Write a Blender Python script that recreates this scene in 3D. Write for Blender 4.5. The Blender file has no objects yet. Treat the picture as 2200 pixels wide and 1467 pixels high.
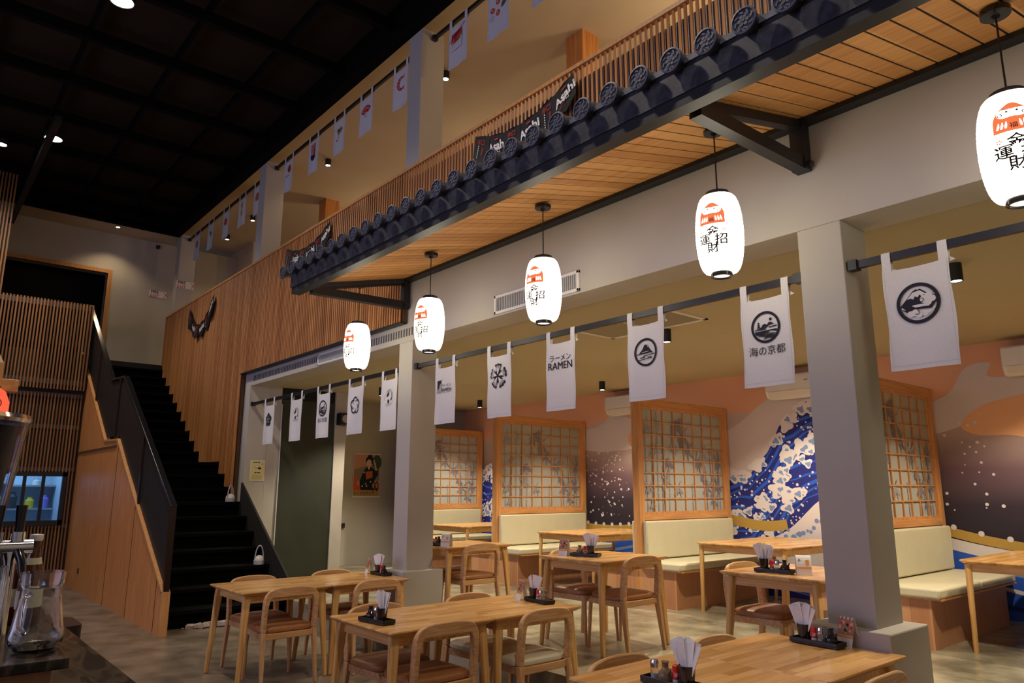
import bpy, bmesh, math, random
from mathutils import Vector, Matrix
from mathutils.geometry import tessellate_polygon
random.seed(7)
S = bpy.context.scene
COL = S.collection
PI = math.pi
# ------------------------------------------------------------ camera
yaw, pit, rol = math.radians(49.9), math.radians(11.51), math.radians(.12)
fwd = Vector((-math.sin(yaw), math.cos(yaw), 0)); rgt = Vector((math.cos(yaw), math.sin(yaw), 0)); up = Vector((0, 0, 1))
fwd, up = fwd*math.cos(pit)+up*math.sin(pit), up*math.cos(pit)-fwd*math.sin(pit)
rgt, up = rgt*math.cos(rol)+up*math.sin(rol), up*math.cos(rol)-rgt*math.sin(rol)
cd = bpy.data.cameras.new('camera'); cam = bpy.data.objects.new('camera', cd); COL.objects.link(cam)
cd.sensor_width = 36; cd.lens = 1558.4*36/2200; cd.clip_start = .05
cam.matrix_world = Matrix(((rgt.x, up.x, -fwd.x, 0), (rgt.y, up.y, -fwd.y, 0), (rgt.z, up.z, -fwd.z, 1.59), (0, 0, 0, 1)))
S.camera = cam
# ------------------------------------------------------------ world, exposure
w = bpy.data.worlds.new('world'); S.world = w; w.use_nodes = True
w.node_tree.nodes['Background'].inputs[0].default_value = (.62, .60, .85, 1)
w.node_tree.nodes['Background'].inputs[1].default_value = .17
S.view_settings.view_transform = 'Standard'; S.view_settings.look = 'None'
S.view_settings.exposure = 0.0; S.view_settings.gamma = 1; S.view_settings.use_curve_mapping = False
WARM = (1, .74, .44); SOFT = (1, .84, .62); BCOL = (1, .86, .64); COOL = (1, .86, .70)
def lamp(kind, name, loc, energy, col, size=.1, rot=(0, 0, 0), cone=None, sy=None):
    d = bpy.data.lights.new(name, kind); d.energy = energy; d.color = col
    if kind == 'AREA':
        d.size = size
        if sy: d.shape = 'RECTANGLE'; d.size_y = sy
    else: d.shadow_soft_size = size
    if cone: d.spot_size = math.radians(cone); d.spot_blend = .6
    o = bpy.data.objects.new(name, d); COL.objects.link(o); o.location = loc; o.rotation_euler = rot
    return o
L_HALL, L_BOOTH, L_UP, L_LANT = 320, 230, 32, 6.0
# assumed cool light from behind the camera, source unseen; tints the facade blue
lamp('AREA', 'assumed_cool_light', (-5.5, -3.9, 2.9), 165, (.64, .61, 1), 9, (math.radians(84), 0, 0), sy=3)

# ------------------------------------------------------------ materials
MAT = {}
def mat(name, col, rough=.6, metal=0, emit=0, spec=.5, noise=0, nscale=8, bump=0, trans=0, ior=1.45):
    if name in MAT: return MAT[name]
    m = bpy.data.materials.new(name); m.use_nodes = True; n = m.node_tree.nodes; l = m.node_tree.links
    b = n['Principled BSDF']; b.inputs['Base Color'].default_value = (*col, 1); b.inputs['Roughness'].default_value = rough
    b.inputs['Metallic'].default_value = metal; b.inputs['Specular IOR Level'].default_value = spec
    if trans: b.inputs['Transmission Weight'].default_value = trans; b.inputs['IOR'].default_value = ior
    if emit: b.inputs['Emission Color'].default_value = (*col, 1); b.inputs['Emission Strength'].default_value = emit
    if noise or bump:
        tc = n.new('ShaderNodeTexCoord'); nz = n.new('ShaderNodeTexNoise'); nz.inputs['Scale'].default_value = nscale
        nz.inputs['Detail'].default_value = 6; l.new(tc.outputs['Object'], nz.inputs['Vector'])
        if noise:
            r = n.new('ShaderNodeValToRGB'); r.color_ramp.elements[0].position = .3; r.color_ramp.elements[1].position = .7
            r.color_ramp.elements[0].color = (*[c*(1-noise) for c in col], 1); r.color_ramp.elements[1].color = (*[min(1, c*(1+noise)) for c in col], 1)
            l.new(nz.outputs['Fac'], r.inputs['Fac']); l.new(r.outputs['Color'], b.inputs['Base Color'])
        if bump:
            bp = n.new('ShaderNodeBump'); bp.inputs['Strength'].default_value = bump; bp.inputs['Distance'].default_value = .01
            l.new(nz.outputs['Fac'], bp.inputs['Height']); l.new(bp.outputs['Normal'], b.inputs['Normal'])
    MAT[name] = m; return m
def wood(name, c1, c2, axis='x', fine=60, plank=0, pax='x', rough=.45, stave=0):
    """grain runs along `axis`; optional staves of width `plank` laid across `pax`"""
    if name in MAT: return MAT[name]
    m = bpy.data.materials.new(name); m.use_nodes = True; n = m.node_tree.nodes; l = m.node_tree.links
    b = n['Principled BSDF']; b.inputs['Roughness'].default_value = rough
    tc = n.new('ShaderNodeTexCoord'); mp = n.new('ShaderNodeMapping'); l.new(tc.outputs['Object'], mp.inputs['Vector'])
    sc = [fine]*3; sc['xyz'.index(axis)] = fine*.045; mp.inputs['Scale'].default_value = sc
    nz = n.new('ShaderNodeTexNoise'); nz.inputs['Scale'].default_value = 1; nz.inputs['Detail'].default_value = 5; nz.inputs['Distortion'].default_value = .6
    l.new(mp.outputs['Vector'], nz.inputs['Vector'])
    fac = nz.outputs['Fac']
    if plank:
        sp = n.new('ShaderNodeSeparateXYZ'); l.new(tc.outputs['Object'], sp.inputs[0])
        def mth(op, a, bb):
            q = n.new('ShaderNodeMath'); q.operation = op
            for i, v in ((0, a), (1, bb)):
                if isinstance(v, (int, float)): q.inputs[i].default_value = v
                else: l.new(v, q.inputs[i])
            return q.outputs[0]
        row = mth('FLOOR', mth('DIVIDE', sp.outputs['XYZ'.index(pax.upper())], plank), 0)
        wr = n.new('ShaderNodeTexWhiteNoise'); wr.noise_dimensions = '2D'; cb = n.new('ShaderNodeCombineXYZ')
        l.new(row, cb.inputs[0])
        if stave:
            w1 = n.new('ShaderNodeTexWhiteNoise'); w1.noise_dimensions = '1D'; l.new(row, w1.inputs['W'])
            off = mth('MULTIPLY', w1.outputs['Value'], stave)
            l.new(mth('FLOOR', mth('DIVIDE', mth('ADD', sp.outputs['XYZ'.index(axis.upper())], off), stave), 0), cb.inputs[1])
        l.new(cb.outputs[0], wr.inputs['Vector'])
        fac = mth('ADD', mth('MULTIPLY', fac, .62), mth('MULTIPLY', wr.outputs['Value'], .38))
    r = n.new('ShaderNodeValToRGB'); r.color_ramp.elements[0].position = .33; r.color_ramp.elements[1].position = .68
    r.color_ramp.elements[0].color = (*c1, 1); r.color_ramp.elements[1].color = (*c2, 1)
    l.new(fac, r.inputs['Fac']); l.new(r.outputs['Color'], b.inputs['Base Color'])
    MAT[name] = m; return m
PAINT = mat('grey_paint', (.49, .455, .40), .85, noise=.06, nscale=1.5, bump=.08)
CREAM = mat('cream_paint', (.56, .47, .33), .85, noise=.04, nscale=1.2)
CEILP = mat('cream_ceiling', (.48, .42, .27), .9)
FLOORM = mat('polished_concrete', (.185, .145, .10), .3, noise=.45, nscale=3.2, bump=.02)
PLATM = mat('pale_concrete', (.27, .24, .17), .24, noise=.55, nscale=2.8, bump=.02)
BLACK = mat('black_steel', (.012, .012, .014), .45)
BLACKM = mat('black_matt', (.010, .009, .009), .9)
BLKSTAIR = mat('black_stair_paint', (.002, .002, .002), .9, spec=.05)
CEILB = mat('black_ceiling', (.028, .019, .011), .95, spec=.1)
BEAMB = mat('black_beam', (.003, .0025, .0025), .9, spec=.1)
TILE = mat('dark_roof_tile', (.045, .048, .075), .5, noise=.4, nscale=40, bump=.3)
FASC = mat('dark_fascia', (.026, .027, .036), .5, noise=.5, nscale=25)
TABW = wood('table_rubberwood', (.55, .27, .075), (.82, .49, .19), 'y', 40, .055, 'x', .22, .42)
TABX = wood('table_rubberwood_cross', (.54, .27, .08), (.78, .46, .17), 'x', 40, 0, 'x', .35)
TABE = wood('table_leg_wood', (.54, .28, .08), (.76, .45, .16), 'z', 40, 0, 'x', .4)
CHW = wood('chair_oak', (.46, .235, .09), (.68, .40, .18), 'z', 70, 0, 'x', .45)
CHWY = wood('chair_oak_cross', (.46, .235, .09), (.68, .40, .18), 'y', 70, 0, 'x', .45)
SOFW = wood('soffit_board', (.58, .25, .065), (.84, .43, .14), 'x', 30, .109, 'x', .5)
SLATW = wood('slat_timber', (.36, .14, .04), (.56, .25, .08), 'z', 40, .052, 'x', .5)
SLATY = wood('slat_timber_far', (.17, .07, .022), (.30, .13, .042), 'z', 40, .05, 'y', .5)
PANW = wood('teak_panel', (.52, .19, .045), (.72, .32, .095), 'z', 34, 0, 'x', .42)
SCRW = wood('screen_timber', (.50, .22, .07), (.68, .34, .12), 'z', 40, 0, 'x', .42)
BENW = wood('bench_timber', (.44, .20, .09), (.58, .30, .15), 'z', 34, .16, 'x', .5)
LEATH = mat('tan_leather', (.33, .135, .045), .42, noise=.12, nscale=30)
LEATHC = mat('cream_leather', (.58, .51, .37), .45)
VINYL = mat('cream_vinyl', (.60, .55, .38), .5, noise=.03, nscale=6)
CLOTH = mat('white_cotton', (.78, .75, .73), .95, noise=.03, nscale=90)
INK = mat('black_ink', (.018, .018, .028), .9)
INKG = mat('grey_ink', (.16, .15, .17), .9)
RED = mat('red_ink', (.60, .035, .02), .8)
GOLD = mat('gold_ink', (.42, .28, .06), .7)
BROWN = mat('brown_ink', (.17, .11, .05), .8)
WHITE = mat('white_plastic', (.78, .76, .74), .4)
CHROME = mat('chrome', (.75, .75, .77), .12, 1)
STEELP = mat('black_gloss', (.012, .010, .012), .15)
GLASS = mat('clear_glass', (.95, .97, .97), .03, trans=1)
PAPER = mat('napkin_paper', (.80, .77, .76), .9)
def emis(name, col, k):
    if name in MAT: return MAT[name]
    m = bpy.data.materials.new(name); m.use_nodes = True; n = m.node_tree.nodes; l = m.node_tree.links
    n.remove(n['Principled BSDF']); e = n.new('ShaderNodeEmission'); e.inputs[0].default_value = (*col, 1); e.inputs[1].default_value = k
    l.new(e.outputs[0], n['Material Output'].inputs[0]); MAT[name] = m; return m
LEDW = emis('led_face', (1, .93, .82), 30)

# ------------------------------------------------------------ mesh builder
class MB:
    def __init__(s): s.v = []; s.f = []; s.m = []
    def add(s, vs, fs, m=0):
        k = len(s.v); s.v += [Vector(p) for p in vs]
        for f in fs: s.f.append([i+k for i in f]); s.m.append(m)
        return s
    def box(s, x0, x1, y0, y1, z0, z1, m=0, M=None):
        vs = [Vector((x, y, z)) for z in (z0, z1) for y in (y0, y1) for x in (x0, x1)]
        if M: vs = [M @ p for p in vs]
        return s.add(vs, [(0, 2, 3, 1), (4, 5, 7, 6), (0, 1, 5, 4), (2, 6, 7, 3), (0, 4, 6, 2), (1, 3, 7, 5)], m)
    def bar(s, a, b, w, h, m=0, w2=None, h2=None):
        """rectangular bar from a to b, w sideways, h upward"""
        a = Vector(a); b = Vector(b); d = (b-a).normalized(); u = Vector((0, 0, 1))
        if abs(d.z) > .95: u = Vector((1, 0, 0))
        sd = d.cross(u).normalized(); u = sd.cross(d)
        w2 = w if w2 is None else w2; h2 = h if h2 is None else h2
        vs = []
        for p, ww, hh in ((a, w, h), (b, w2, h2)):
            for i, j in ((-1, -1), (1, -1), (1, 1), (-1, 1)): vs.append(p+sd*i*ww/2+u*j*hh/2)
        return s.add(vs, [(0, 3, 2, 1), (4, 5, 6, 7), (0, 1, 5, 4), (1, 2, 6, 5), (2, 3, 7, 6), (3, 0, 4, 7)], m)
    def tube(s, pts, rs, n=10, m=0, caps=True):
        pts = [Vector(p) for p in pts]
        if isinstance(rs, (int, float)): rs = [rs]*len(pts)
        k = len(s.v); prev = None
        for i, p in enumerate(pts):
            d = (pts[min(i+1, len(pts)-1)]-pts[max(i-1, 0)]).normalized()
            if prev is None:
                u = Vector((0, 0, 1)) if abs(d.z) < .9 else Vector((1, 0, 0)); a = d.cross(u).normalized()
            else: a = (prev-d*prev.dot(d)).normalized()
            prev = a; b = d.cross(a)
            for j in range(n):
                t = 2*PI*j/n; s.v.append(p+(a*math.cos(t)+b*math.sin(t))*rs[i])
        for i in range(len(pts)-1):
            for j in range(n):
                s.f.append([k+i*n+j, k+i*n+(j+1) % n, k+(i+1)*n+(j+1) % n, k+(i+1)*n+j]); s.m.append(m)
        if caps:
            s.f.append([k+j for j in range(n)][::-1]); s.m.append(m)
            s.f.append([k+(len(pts)-1)*n+j for j in range(n)]); s.m.append(m)
        return s
    def lathe(s, prof, n=24, c=(0, 0, 0), m=0):
        k = len(s.v); c = Vector(c)
        for r, z in prof:
            for j in range(n):
                t = 2*PI*j/n; s.v.append(c+Vector((r*math.cos(t), r*math.sin(t), z)))
        for i in range(len(prof)-1):
            for j in range(n):
                s.f.append([k+i*n+j, k+i*n+(j+1) % n, k+(i+1)*n+(j+1) % n, k+(i+1)*n+j]); s.m.append(m)
        if prof[0][0] > 1e-5: s.f.append([k+j for j in range(n)][::-1]); s.m.append(m)
        if prof[-1][0] > 1e-5: s.f.append([k+(len(prof)-1)*n+j for j in range(n)]); s.m.append(m)
        return s
    def prism(s, pts, fn0, fn1, m=0):
        """extrude a 2D outline: fn0/fn1 map (u,v) to the two faces"""
        n = len(pts); k = len(s.v)
        s.v += [Vector(fn0(*p)) for p in pts]+[Vector(fn1(*p)) for p in pts]
        tri = tessellate_polygon([[Vector((p[0], p[1], 0)) for p in pts]])
        for t in tri: s.f.append([k+i for i in t]); s.m.append(m); s.f.append([k+n+i for i in t][::-1]); s.m.append(m)
        for i in range(n): s.f.append([k+i, k+(i+1) % n, k+n+(i+1) % n, k+n+i]); s.m.append(m)
        return s
    def poly(s, pts, fn, m=0):
        LAYN[0] += 1
        k = len(s.v); s.v += [Vector(fn(*p)) for p in pts]
        for t in tessellate_polygon([[Vector((p[0], p[1], 0)) for p in pts]]): s.f.append([k+i for i in t]); s.m.append(m)
        return s
    def ring(s, c, r0, r1, fn, m=0, n=40, a0=0, a1=2*PI, sy=1):
        LAYN[0] += 1; k = len(s.v)
        for i in range(n+1):
            t = a0+(a1-a0)*i/n
            for r in (r0, r1): s.v.append(Vector(fn(c[0]+r*math.cos(t), c[1]+r*math.sin(t)*sy)))
        for i in range(n): s.f.append([k+2*i, k+2*i+1, k+2*i+3, k+2*i+2]); s.m.append(m)
        return s
    def disc(s, c, r, fn, m=0, n=20, ry=None):
        ry = r if ry is None else ry
        return s.poly([(c[0]+r*math.cos(2*PI*i/n), c[1]+ry*math.sin(2*PI*i/n)) for i in range(n)], fn, m)
    def stroke(s, pts, wd, fn, m=0):
        LAYN[0] += 1; k = len(s.v); P = [Vector((p[0], p[1])) for p in pts]; n = len(P)
        for i, p in enumerate(P):
            d = (P[min(i+1, n-1)]-P[max(i-1, 0)]).normalized(); q = Vector((-d.y, d.x))
            ww = wd[i] if isinstance(wd, (list, tuple)) else wd
            for sg in (-1, 1): e = p+q*sg*ww/2; s.v.append(Vector(fn(e.x, e.y)))
        for i in range(n-1): s.f.append([k+2*i, k+2*i+1, k+2*i+3, k+2*i+2]); s.m.append(m)
        return s
    def text(s, body, size, at, fn, m=0, bold=0, sx=1, ang=0):
        """real glyph outlines laid on a surface; `at` is the centre"""
        key = (body, bold); LAYN[0] += 1
        if key not in TXT:
            cu = bpy.data.curves.new('glyphs', 'FONT'); cu.body = body; cu.size = 1; cu.align_x = 'CENTER'; cu.align_y = 'CENTER'; cu.resolution_u = 3; cu.offset = bold
            ob = bpy.data.objects.new('glyphs', cu); COL.objects.link(ob); bpy.context.view_layer.update()
            me = bpy.data.meshes.new_from_object(ob.evaluated_get(bpy.context.evaluated_depsgraph_get()))
            TXT[key] = ([tuple(v.co) for v in me.vertices], [tuple(p.vertices) for p in me.polygons])
            bpy.data.objects.remove(ob); bpy.data.curves.remove(cu); bpy.data.meshes.remove(me)
        vs, fs = TXT[key]
        xs = [v[0] for v in vs] or [0]; ys = [v[1] for v in vs] or [0]
        cx = (min(xs)+max(xs))/2; cy = (min(ys)+max(ys))/2; ca, sa = math.cos(ang), math.sin(ang)
        out = []
        for v in vs:
            x, y = (v[0]-cx)*size*sx, (v[1]-cy)*size
            out.append(fn(at[0]+x*ca-y*sa, at[1]+x*sa+y*ca))
        return s.add(out, fs, m)
    def build(s, name, mats, parent=None, smooth=False, bevel=0, loc=None, sub=0, fix=True):
        me = bpy.data.meshes.new(name); me.from_pydata([tuple(v) for v in s.v], [], s.f)
        mats = mats if isinstance(mats, (list, tuple)) else [mats]
        for x in mats: me.materials.append(x)
        me.polygons.foreach_set('material_index', s.m)
        if fix:
            b = bmesh.new(); b.from_mesh(me); bmesh.ops.recalc_face_normals(b, faces=b.faces); b.to_mesh(me); b.free()
        if smooth:
            me.polygons.foreach_set('use_smooth', [True]*len(me.polygons)); me.set_sharp_from_angle(angle=math.radians(40))
        me.update()
        o = bpy.data.objects.new(name, me); COL.objects.link(o)
        if parent: o.parent = parent
        if loc: o.location = loc
        if bevel:
            bv = o.modifiers.new('bevel', 'BEVEL'); bv.width = bevel; bv.segments = 2; bv.limit_method = 'ANGLE'; bv.angle_limit = math.radians(35)
        if sub:
            sb = o.modifiers.new('smooth', 'SUBSURF'); sb.levels = sub; sb.render_levels = sub
        return o
TXT = {}; LAYN = [0]
def empty(name, loc, label, cat, group=None, rz=0):
    o = bpy.data.objects.new(name, None); COL.objects.link(o); o.location = loc; o.rotation_euler = (0, 0, rz); o.empty_display_size = .1
    return tag(o, label, cat, group)
def tag(o, label, cat, group=None, kind=None):
    o['label'] = label; o['category'] = cat
    if group: o['group'] = group
    if kind: o['kind'] = kind
    return o
def struct(o): o['kind'] = 'structure'; return o
def dup(root, loc, label, group=None, rz=None, name=None):
    c = root.copy(); COL.objects.link(c); c.location = loc; c['label'] = label
    if group: c['group'] = group
    if rz is not None: c.rotation_euler = (0, 0, rz)
    if name: c.name = name
    def rec(a, b):
        for ch in list(a.children):
            if ch.get('nocopy'): continue
            d = ch.copy(); COL.objects.link(d); d.parent = b; rec(ch, d)
    rec(root, c); return c

# ============================================================ THE SETTING
YF = 4.08          # street-side face of the mezzanine wall and its pillars
MB().box(-17, 3, -4.2, 3.97, -.1, 0).box(-17, -8.97, 3.97, 4.09, -.1, 0).build('floor', FLOORM)['kind'] = 'structure'
struct(MB().box(-8.97, 3, 3.97, 4.4, -.1, .25).box(-11.13, -8.97, 4.09, 4.4, -.1, .25).box(-12.3, 3, 4.4, 9.1, -.1, .25).build('floor', PLATM))
# booth room
struct(MB().box(-12.3, 3, 8.98, 9.1, .25, 3.3).build('wall_back', CREAM))
struct(MB().box(-12.35, -12.2, 5.7, 8.98, .25, 3.2).build('wall_left', PAINT))
struct(MB().box(2.9, 3.05, -4, 9.1, 0, 7.4).build('wall_right', PAINT))
gw = MB().box(-11.25, -11.13, 4.40, 4.6, .25, 3.17).box(-11.25, -11.13, 4.6, 5.52, .25, 2.98, 1).box(-11.26, -11.14, 4.6, 5.52, 2.98, 3.17, 2).box(-11.3, -11.1, 5.52, 5.72, .25, 3.17)
struct(gw.build('wall_partition', [PAINT, mat('green_panel', (.030, .036, .024), .55, noise=.1, nscale=3), BLACKM]))
struct(MB().box(-12.3, 3, 4.40, 9.0, 3.17, 3.24).build('ceiling', CEILP))
# header over the openings and mezzanine slab
hd = MB().box(-11.13, 3, YF, 4.40, 3.15, 3.97)
struct(hd.build('wall_header', PAINT))
struct(MB().box(-20, 3, 4.10, 9.6, 3.97, 4.07).build('floor', mat('mezzanine_floor', (.45, .30, .17), .5)))
# mezzanine walls + ceiling
struct(MB().box(-20, -15.75, 5.6, 5.72, 4.07, 7.1).box(-15.87, -15.75, 5.72, 9.5, 4.07, 7.1).box(-15.75, 3, 9.4, 9.5, 4.07, 7.1).build('wall_mezzanine', CREAM))
struct(MB().box(-20, 3, 4.05, 9.6, 7.08, 7.2).build('ceiling', CREAM))
# hall end wall at the head of the stairs with the dark doorway
ew = MB()
ew.box(-16.95, -16.77, -2, 1.15, 4.07, 6.92).box(-16.95, -16.77, 2.95, 5.6, 4.07, 6.92).box(-16.95, -16.77, 1.15, 2.95, 6.03, 6.92)
struct(ew.build('wall_end', PAINT))
struct(MB().box(-17.6, -17.5, 1.0, 3.1, 4.07, 6.2).box(-17.6, -16.9, .9, 1.1, 4.07, 6.2).box(-17.6, -16.9, 3.0, 3.1, 4.07, 6.2).box(-17.6, -16.9, 1, 3.1, 6.1, 6.2).build('wall_recess', BLACKM))
fr = MB().box(-16.8, -16.70, 1.07, 1.15, 4.07, 6.11).box(-16.8, -16.70, 2.95, 3.03, 4.07, 6.11).box(-16.8, -16.70, 1.15, 2.95, 6.03, 6.11)
struct(fr.build('door_1', SCRW))
struct(MB().box(-17, -15.87, -4, 4.1, 6.92, 7.0).build('ceiling', CREAM))
struct(MB().box(-17.6, -15.98, 2.3, 4.1, 3.97, 4.07).box(-17.6, -14.75, -4, 2.3, 3.97, 4.07).build('floor', BLKSTAIR))
struct(MB().box(-15.96, -15.9, 2.55, 3.97, 3.9, 4.07).build('trim_1', BLACK))
# black hall ceiling with its steel grid
struct(MB().box(-15.9, 3, -4.2, 4.06, 7.3, 7.4).build('ceiling', CEILB))
gb = MB()
x = -15.85
while x < 3: gb.box(x, x+.09, -4, 4.0, 6.98, 7.12); x += 1.27
for y in (-3.6, -2.65, -1.7, -.75, .2, 1.15, 2.15, 3.1): gb.box(-15.9, 3, y, y+.05, 7.1, 7.2)
gb.box(-15.95, 3, 3.93, 4.08, 6.87, 7.3).box(-15.95, -15.87, -4, 4.08, 6.87, 7.3)
struct(gb.build('ceiling_beams', BEAMB))
MB().box(-17.2, -11.5, 1.13, 1.22, 6.72, 6.82).build('trim_2', BLACK)['kind'] = 'structure'

# pillars: each a thing with its plinth
def pillar(xr, z0, z1, label, pl=None, mat_=PAINT):
    t = empty('pillar', (xr-.135, YF+.16, z0), label, 'pillar', None)
    MB().box(-.135, .135, -.16, .16, 0, z1-z0).build('shaft', mat_, t, bevel=.006)
    if pl: MB().box(-.22, .24, -.26, .22, 0, pl-z0).build('plinth', mat_, t, bevel=.008)
    return t
pillar(-1.85, .25, 3.15, 'grey painted pillar with a wide plinth, right of the two ground-floor pillars', .87)
pillar(-6.49, .25, 3.15, 'grey painted pillar on a square plinth, left of the two ground-floor pillars', .79)
pillar(-11.13, 0, 3.35, 'grey pier beside the stairs at the end of the timber slats')
pillar(-6.49, 4.07, 6.9, 'grey mezzanine pillar nearest the camera, above the tiled awning')
pillar(-11.13, 4.07, 6.9, 'middle grey mezzanine pillar between two rows of upper banners')
pillar(-15.77, 4.07, 6.9, 'farthest grey mezzanine pillar carrying a fire exit sign')
for xx, lb in ((-5.62, 'square timber post on the mezzanine behind the right bunting'), (-12.5, 'square timber post on the mezzanine behind the middle bunting')):
    tag(MB().box(xx-.14, xx+.14, 5.72, 6.0, 4.07, 7.08).build('timber_post', PANW), lb, 'post')

# ------------------------------------------------------------ stairs
stp = []
X0S = -9.25
for k in range(1, 10): stp.append((X0S-.31*(k-1), X0S-.31*k, .2*k))
stp.append((X0S-.31*9, -13.08, 2.0))
for k in range(10): stp.append((-13.08-.31*k, -13.08-.31*(k+1), 2.2+.196*k))
t = empty('staircase', (-8.97, 3.25, 0), 'wide black straight staircase with a landing rising to the mezzanine', 'staircase')
m_ = MB()
for a, b, z in stp: m_.box(b+8.97, a+8.97-.03, -.70, .80, max(0, z-1.0) if a > -12 else z-.9, z-.04)
m_.build('risers', BLKSTAIR, t)
for a, b, z in stp: MB().box(b+8.97-.02, a+8.97+.012, -.70, .80, z-.045, z).build('tread', mat('stair_tread', (.003, .003, .0035), .9, spec=.08), t, bevel=.004)
MB().prism([(-.02, 0), (-.02, .30), (-2.16, 1.68), (-2.16, 0)], lambda u, v: (u, .80, v), lambda u, v: (u, .83, v)).build('stringer', BLACKM, t)
rub = MB()
for i in range(46):
    x0 = random.uniform(.0, .05); y0 = random.gauss(0, .13); r = random.uniform(.012, .05); a = random.uniform(0, 3)
    rub.box(-r, r, -r, r*.8, 0, r*.9, M=Matrix.Translation((x0+.02, y0, 0)) @ Matrix.Rotation(a, 4, 'Z') @ Matrix.Rotation(random.uniform(-.3, .3), 4, 'X'))
tag(rub.build('plaster_debris', mat('plaster_chip', (.4, .33, .28), .9, noise=.3), loc=(-9.22, 3.12, .008)), 'crumbled pale plaster along the foot of the black stairs', 'debris', kind='stuff')
# timber panelling enclosing the flight
t = empty('stair_panelling', (-8.92, 2.5, 0), 'orange timber panelling enclosing the side of the black stairs', 'panelling')
out = [(0, 0), (0, .46), (-2.33, 1.90), (-2.93, 2.29), (-3.78, 2.31), (-6.58, 4.08), (-6.58, 0)]
MB().prism(out, lambda u, v: (u, -.03, v), lambda u, v: (u, .03, v)).build('panel', PANW, t)
cap = MB()
for a, b in zip(out[1:5], out[2:6]): cap.bar((a[0], 0, a[1]), (b[0], 0, b[1]), .09, .03)
cap.bar((0, 0, 0), (0, 0, .47), .09, .05)
cap.build('capping', SCRW, t)
DJ = mat('dark_joint', (.09, .035, .012), .8)
for gx, gh in ((-.27, .6), (-1.55, 1.4), (-2.83, 2.2)): MB().box(gx-.006, gx+.006, -.034, -.029, 0.01, gh).build('panel_joint', DJ, t)
MB().box(-6.0, -2.95, -.045, -.029, 2.18, 2.21).box(-6.02, -5.98, -.045, -.029, 0, 2.2).build('door_frame', DJ, t)
MB().tube([(-6.1, -.03, 1.1), (-6.1, -.075, 1.1)], .03, 12).build('door_knob', CHROME, t, smooth=True)
MB().box(-4.70, -4.62, -.04, -.03, .27, .35).build('power_socket', mat('socket_brown', (.05, .03, .03), .5), t)
# balustrade
t = empty('balustrade', (-8.92, 2.5, 0), 'black perforated steel balustrade with flat handrail along the stairs', 'railing')
PERF = mat('perforated_steel', (.008, .0045, .003), .6, noise=.3, nscale=120)
lo = [(0, .50), (0, 1.36), (-2.97, 3.20), (-3.2, 3.2), (-3.2, 2.36), (-2.93, 2.33), (-2.33, 1.94)]
hi = [(-3.2, 2.36), (-3.2, 3.2), (-3.82, 3.24), (-6.48, 4.97), (-6.58, 4.97), (-6.58, 4.12), (-3.8, 2.36)]
for o_ in (lo, hi): MB().prism(o_, lambda u, v: (u, -.008, v), lambda u, v: (u, .008, v)).build('panel', PERF, t)
hr = MB()
for a, b in (((.02, 1.38), (-2.97, 3.22)), ((-2.97, 3.22), (-3.84, 3.27)), ((-3.84, 3.27), (-6.5, 5.0))): hr.bar((a[0], 0, a[1]), (b[0], 0, b[1]), .07, .035)
hr.build('handrail', mat('handrail_steel', (.05, .05, .06), .18, .8), t, bevel=.004)
for xx, a, b in ((.0, .47, 1.38), (-1.5, 1.4, 2.3), (-3.2, 2.33, 3.24), (-4.9, 3.05, 3.95), (-6.5, 4.1, 5.0)): MB().box(xx-.025, xx+.025, -.03, .03, a, b).build('post', mat('post_steel', (.035, .02, .014), .3, .5), t)

# ------------------------------------------------------------ slatted balcony wall
t = empty('slatted_balcony_wall', (0, 4.0, 3.97), 'long balcony wall of vertical timber slats above the stairs and awning', 'slatted wall')
def lowz(xx):
    if xx > -6.6: return 3.97
    if xx > -11.33: return 3.35
    for a, b, z in stp:
        if b <= xx-.0 <= a: return z+.02
    return 3.95
sl = MB(); x = -16.0; i = 0
while x < 2.5:
    z0 = lowz(x); sl.tube([(x, .0, z0-3.97), (x, .0, 5.08-3.97)], .0135, 6); x += .052
sl.build('slats', SLATW, t, smooth=True)
MB().box(-16, 2.5, -.022, .03, 1.11, 1.145).build('top_rail', SCRW, t)
bk = MB(); bk.box(-16, -11.33, .02, .06, -.0, 1.08).box(-11.33, -6.6, .02, .06, -.62, 1.08)
MB().box(-6.6, 2.5, .03, .05, 0, 1.02).build('backing_panel', mat('grey_glass_panel', (.13, .13, .17), .4), t)
for a, b, z in stp:
    if b < -11.4: bk.box(max(b, -16), min(a, -11.33), .02, .06, z-3.97, 0)
bk.build('backing_board', wood('backing_timber', (.06, .022, .008), (.10, .038, .014), 'z', 40), t)
MB().box(-11.33, -6.6, -.02, .06, -.63, -.615).build('bottom_trim', BLACK, t)
# perforated slots on the header left of the pillar
sv = MB()
for k in range(84): sv.box(-11.0+.054*k, -11.0+.054*k+.022, -.003, .003, 0, .085)
sv.build('trim_3', mat('slot_shadow', (.12, .10, .10), .9), loc=(0, YF-.001, 3.21))['kind'] = 'structure'

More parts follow.
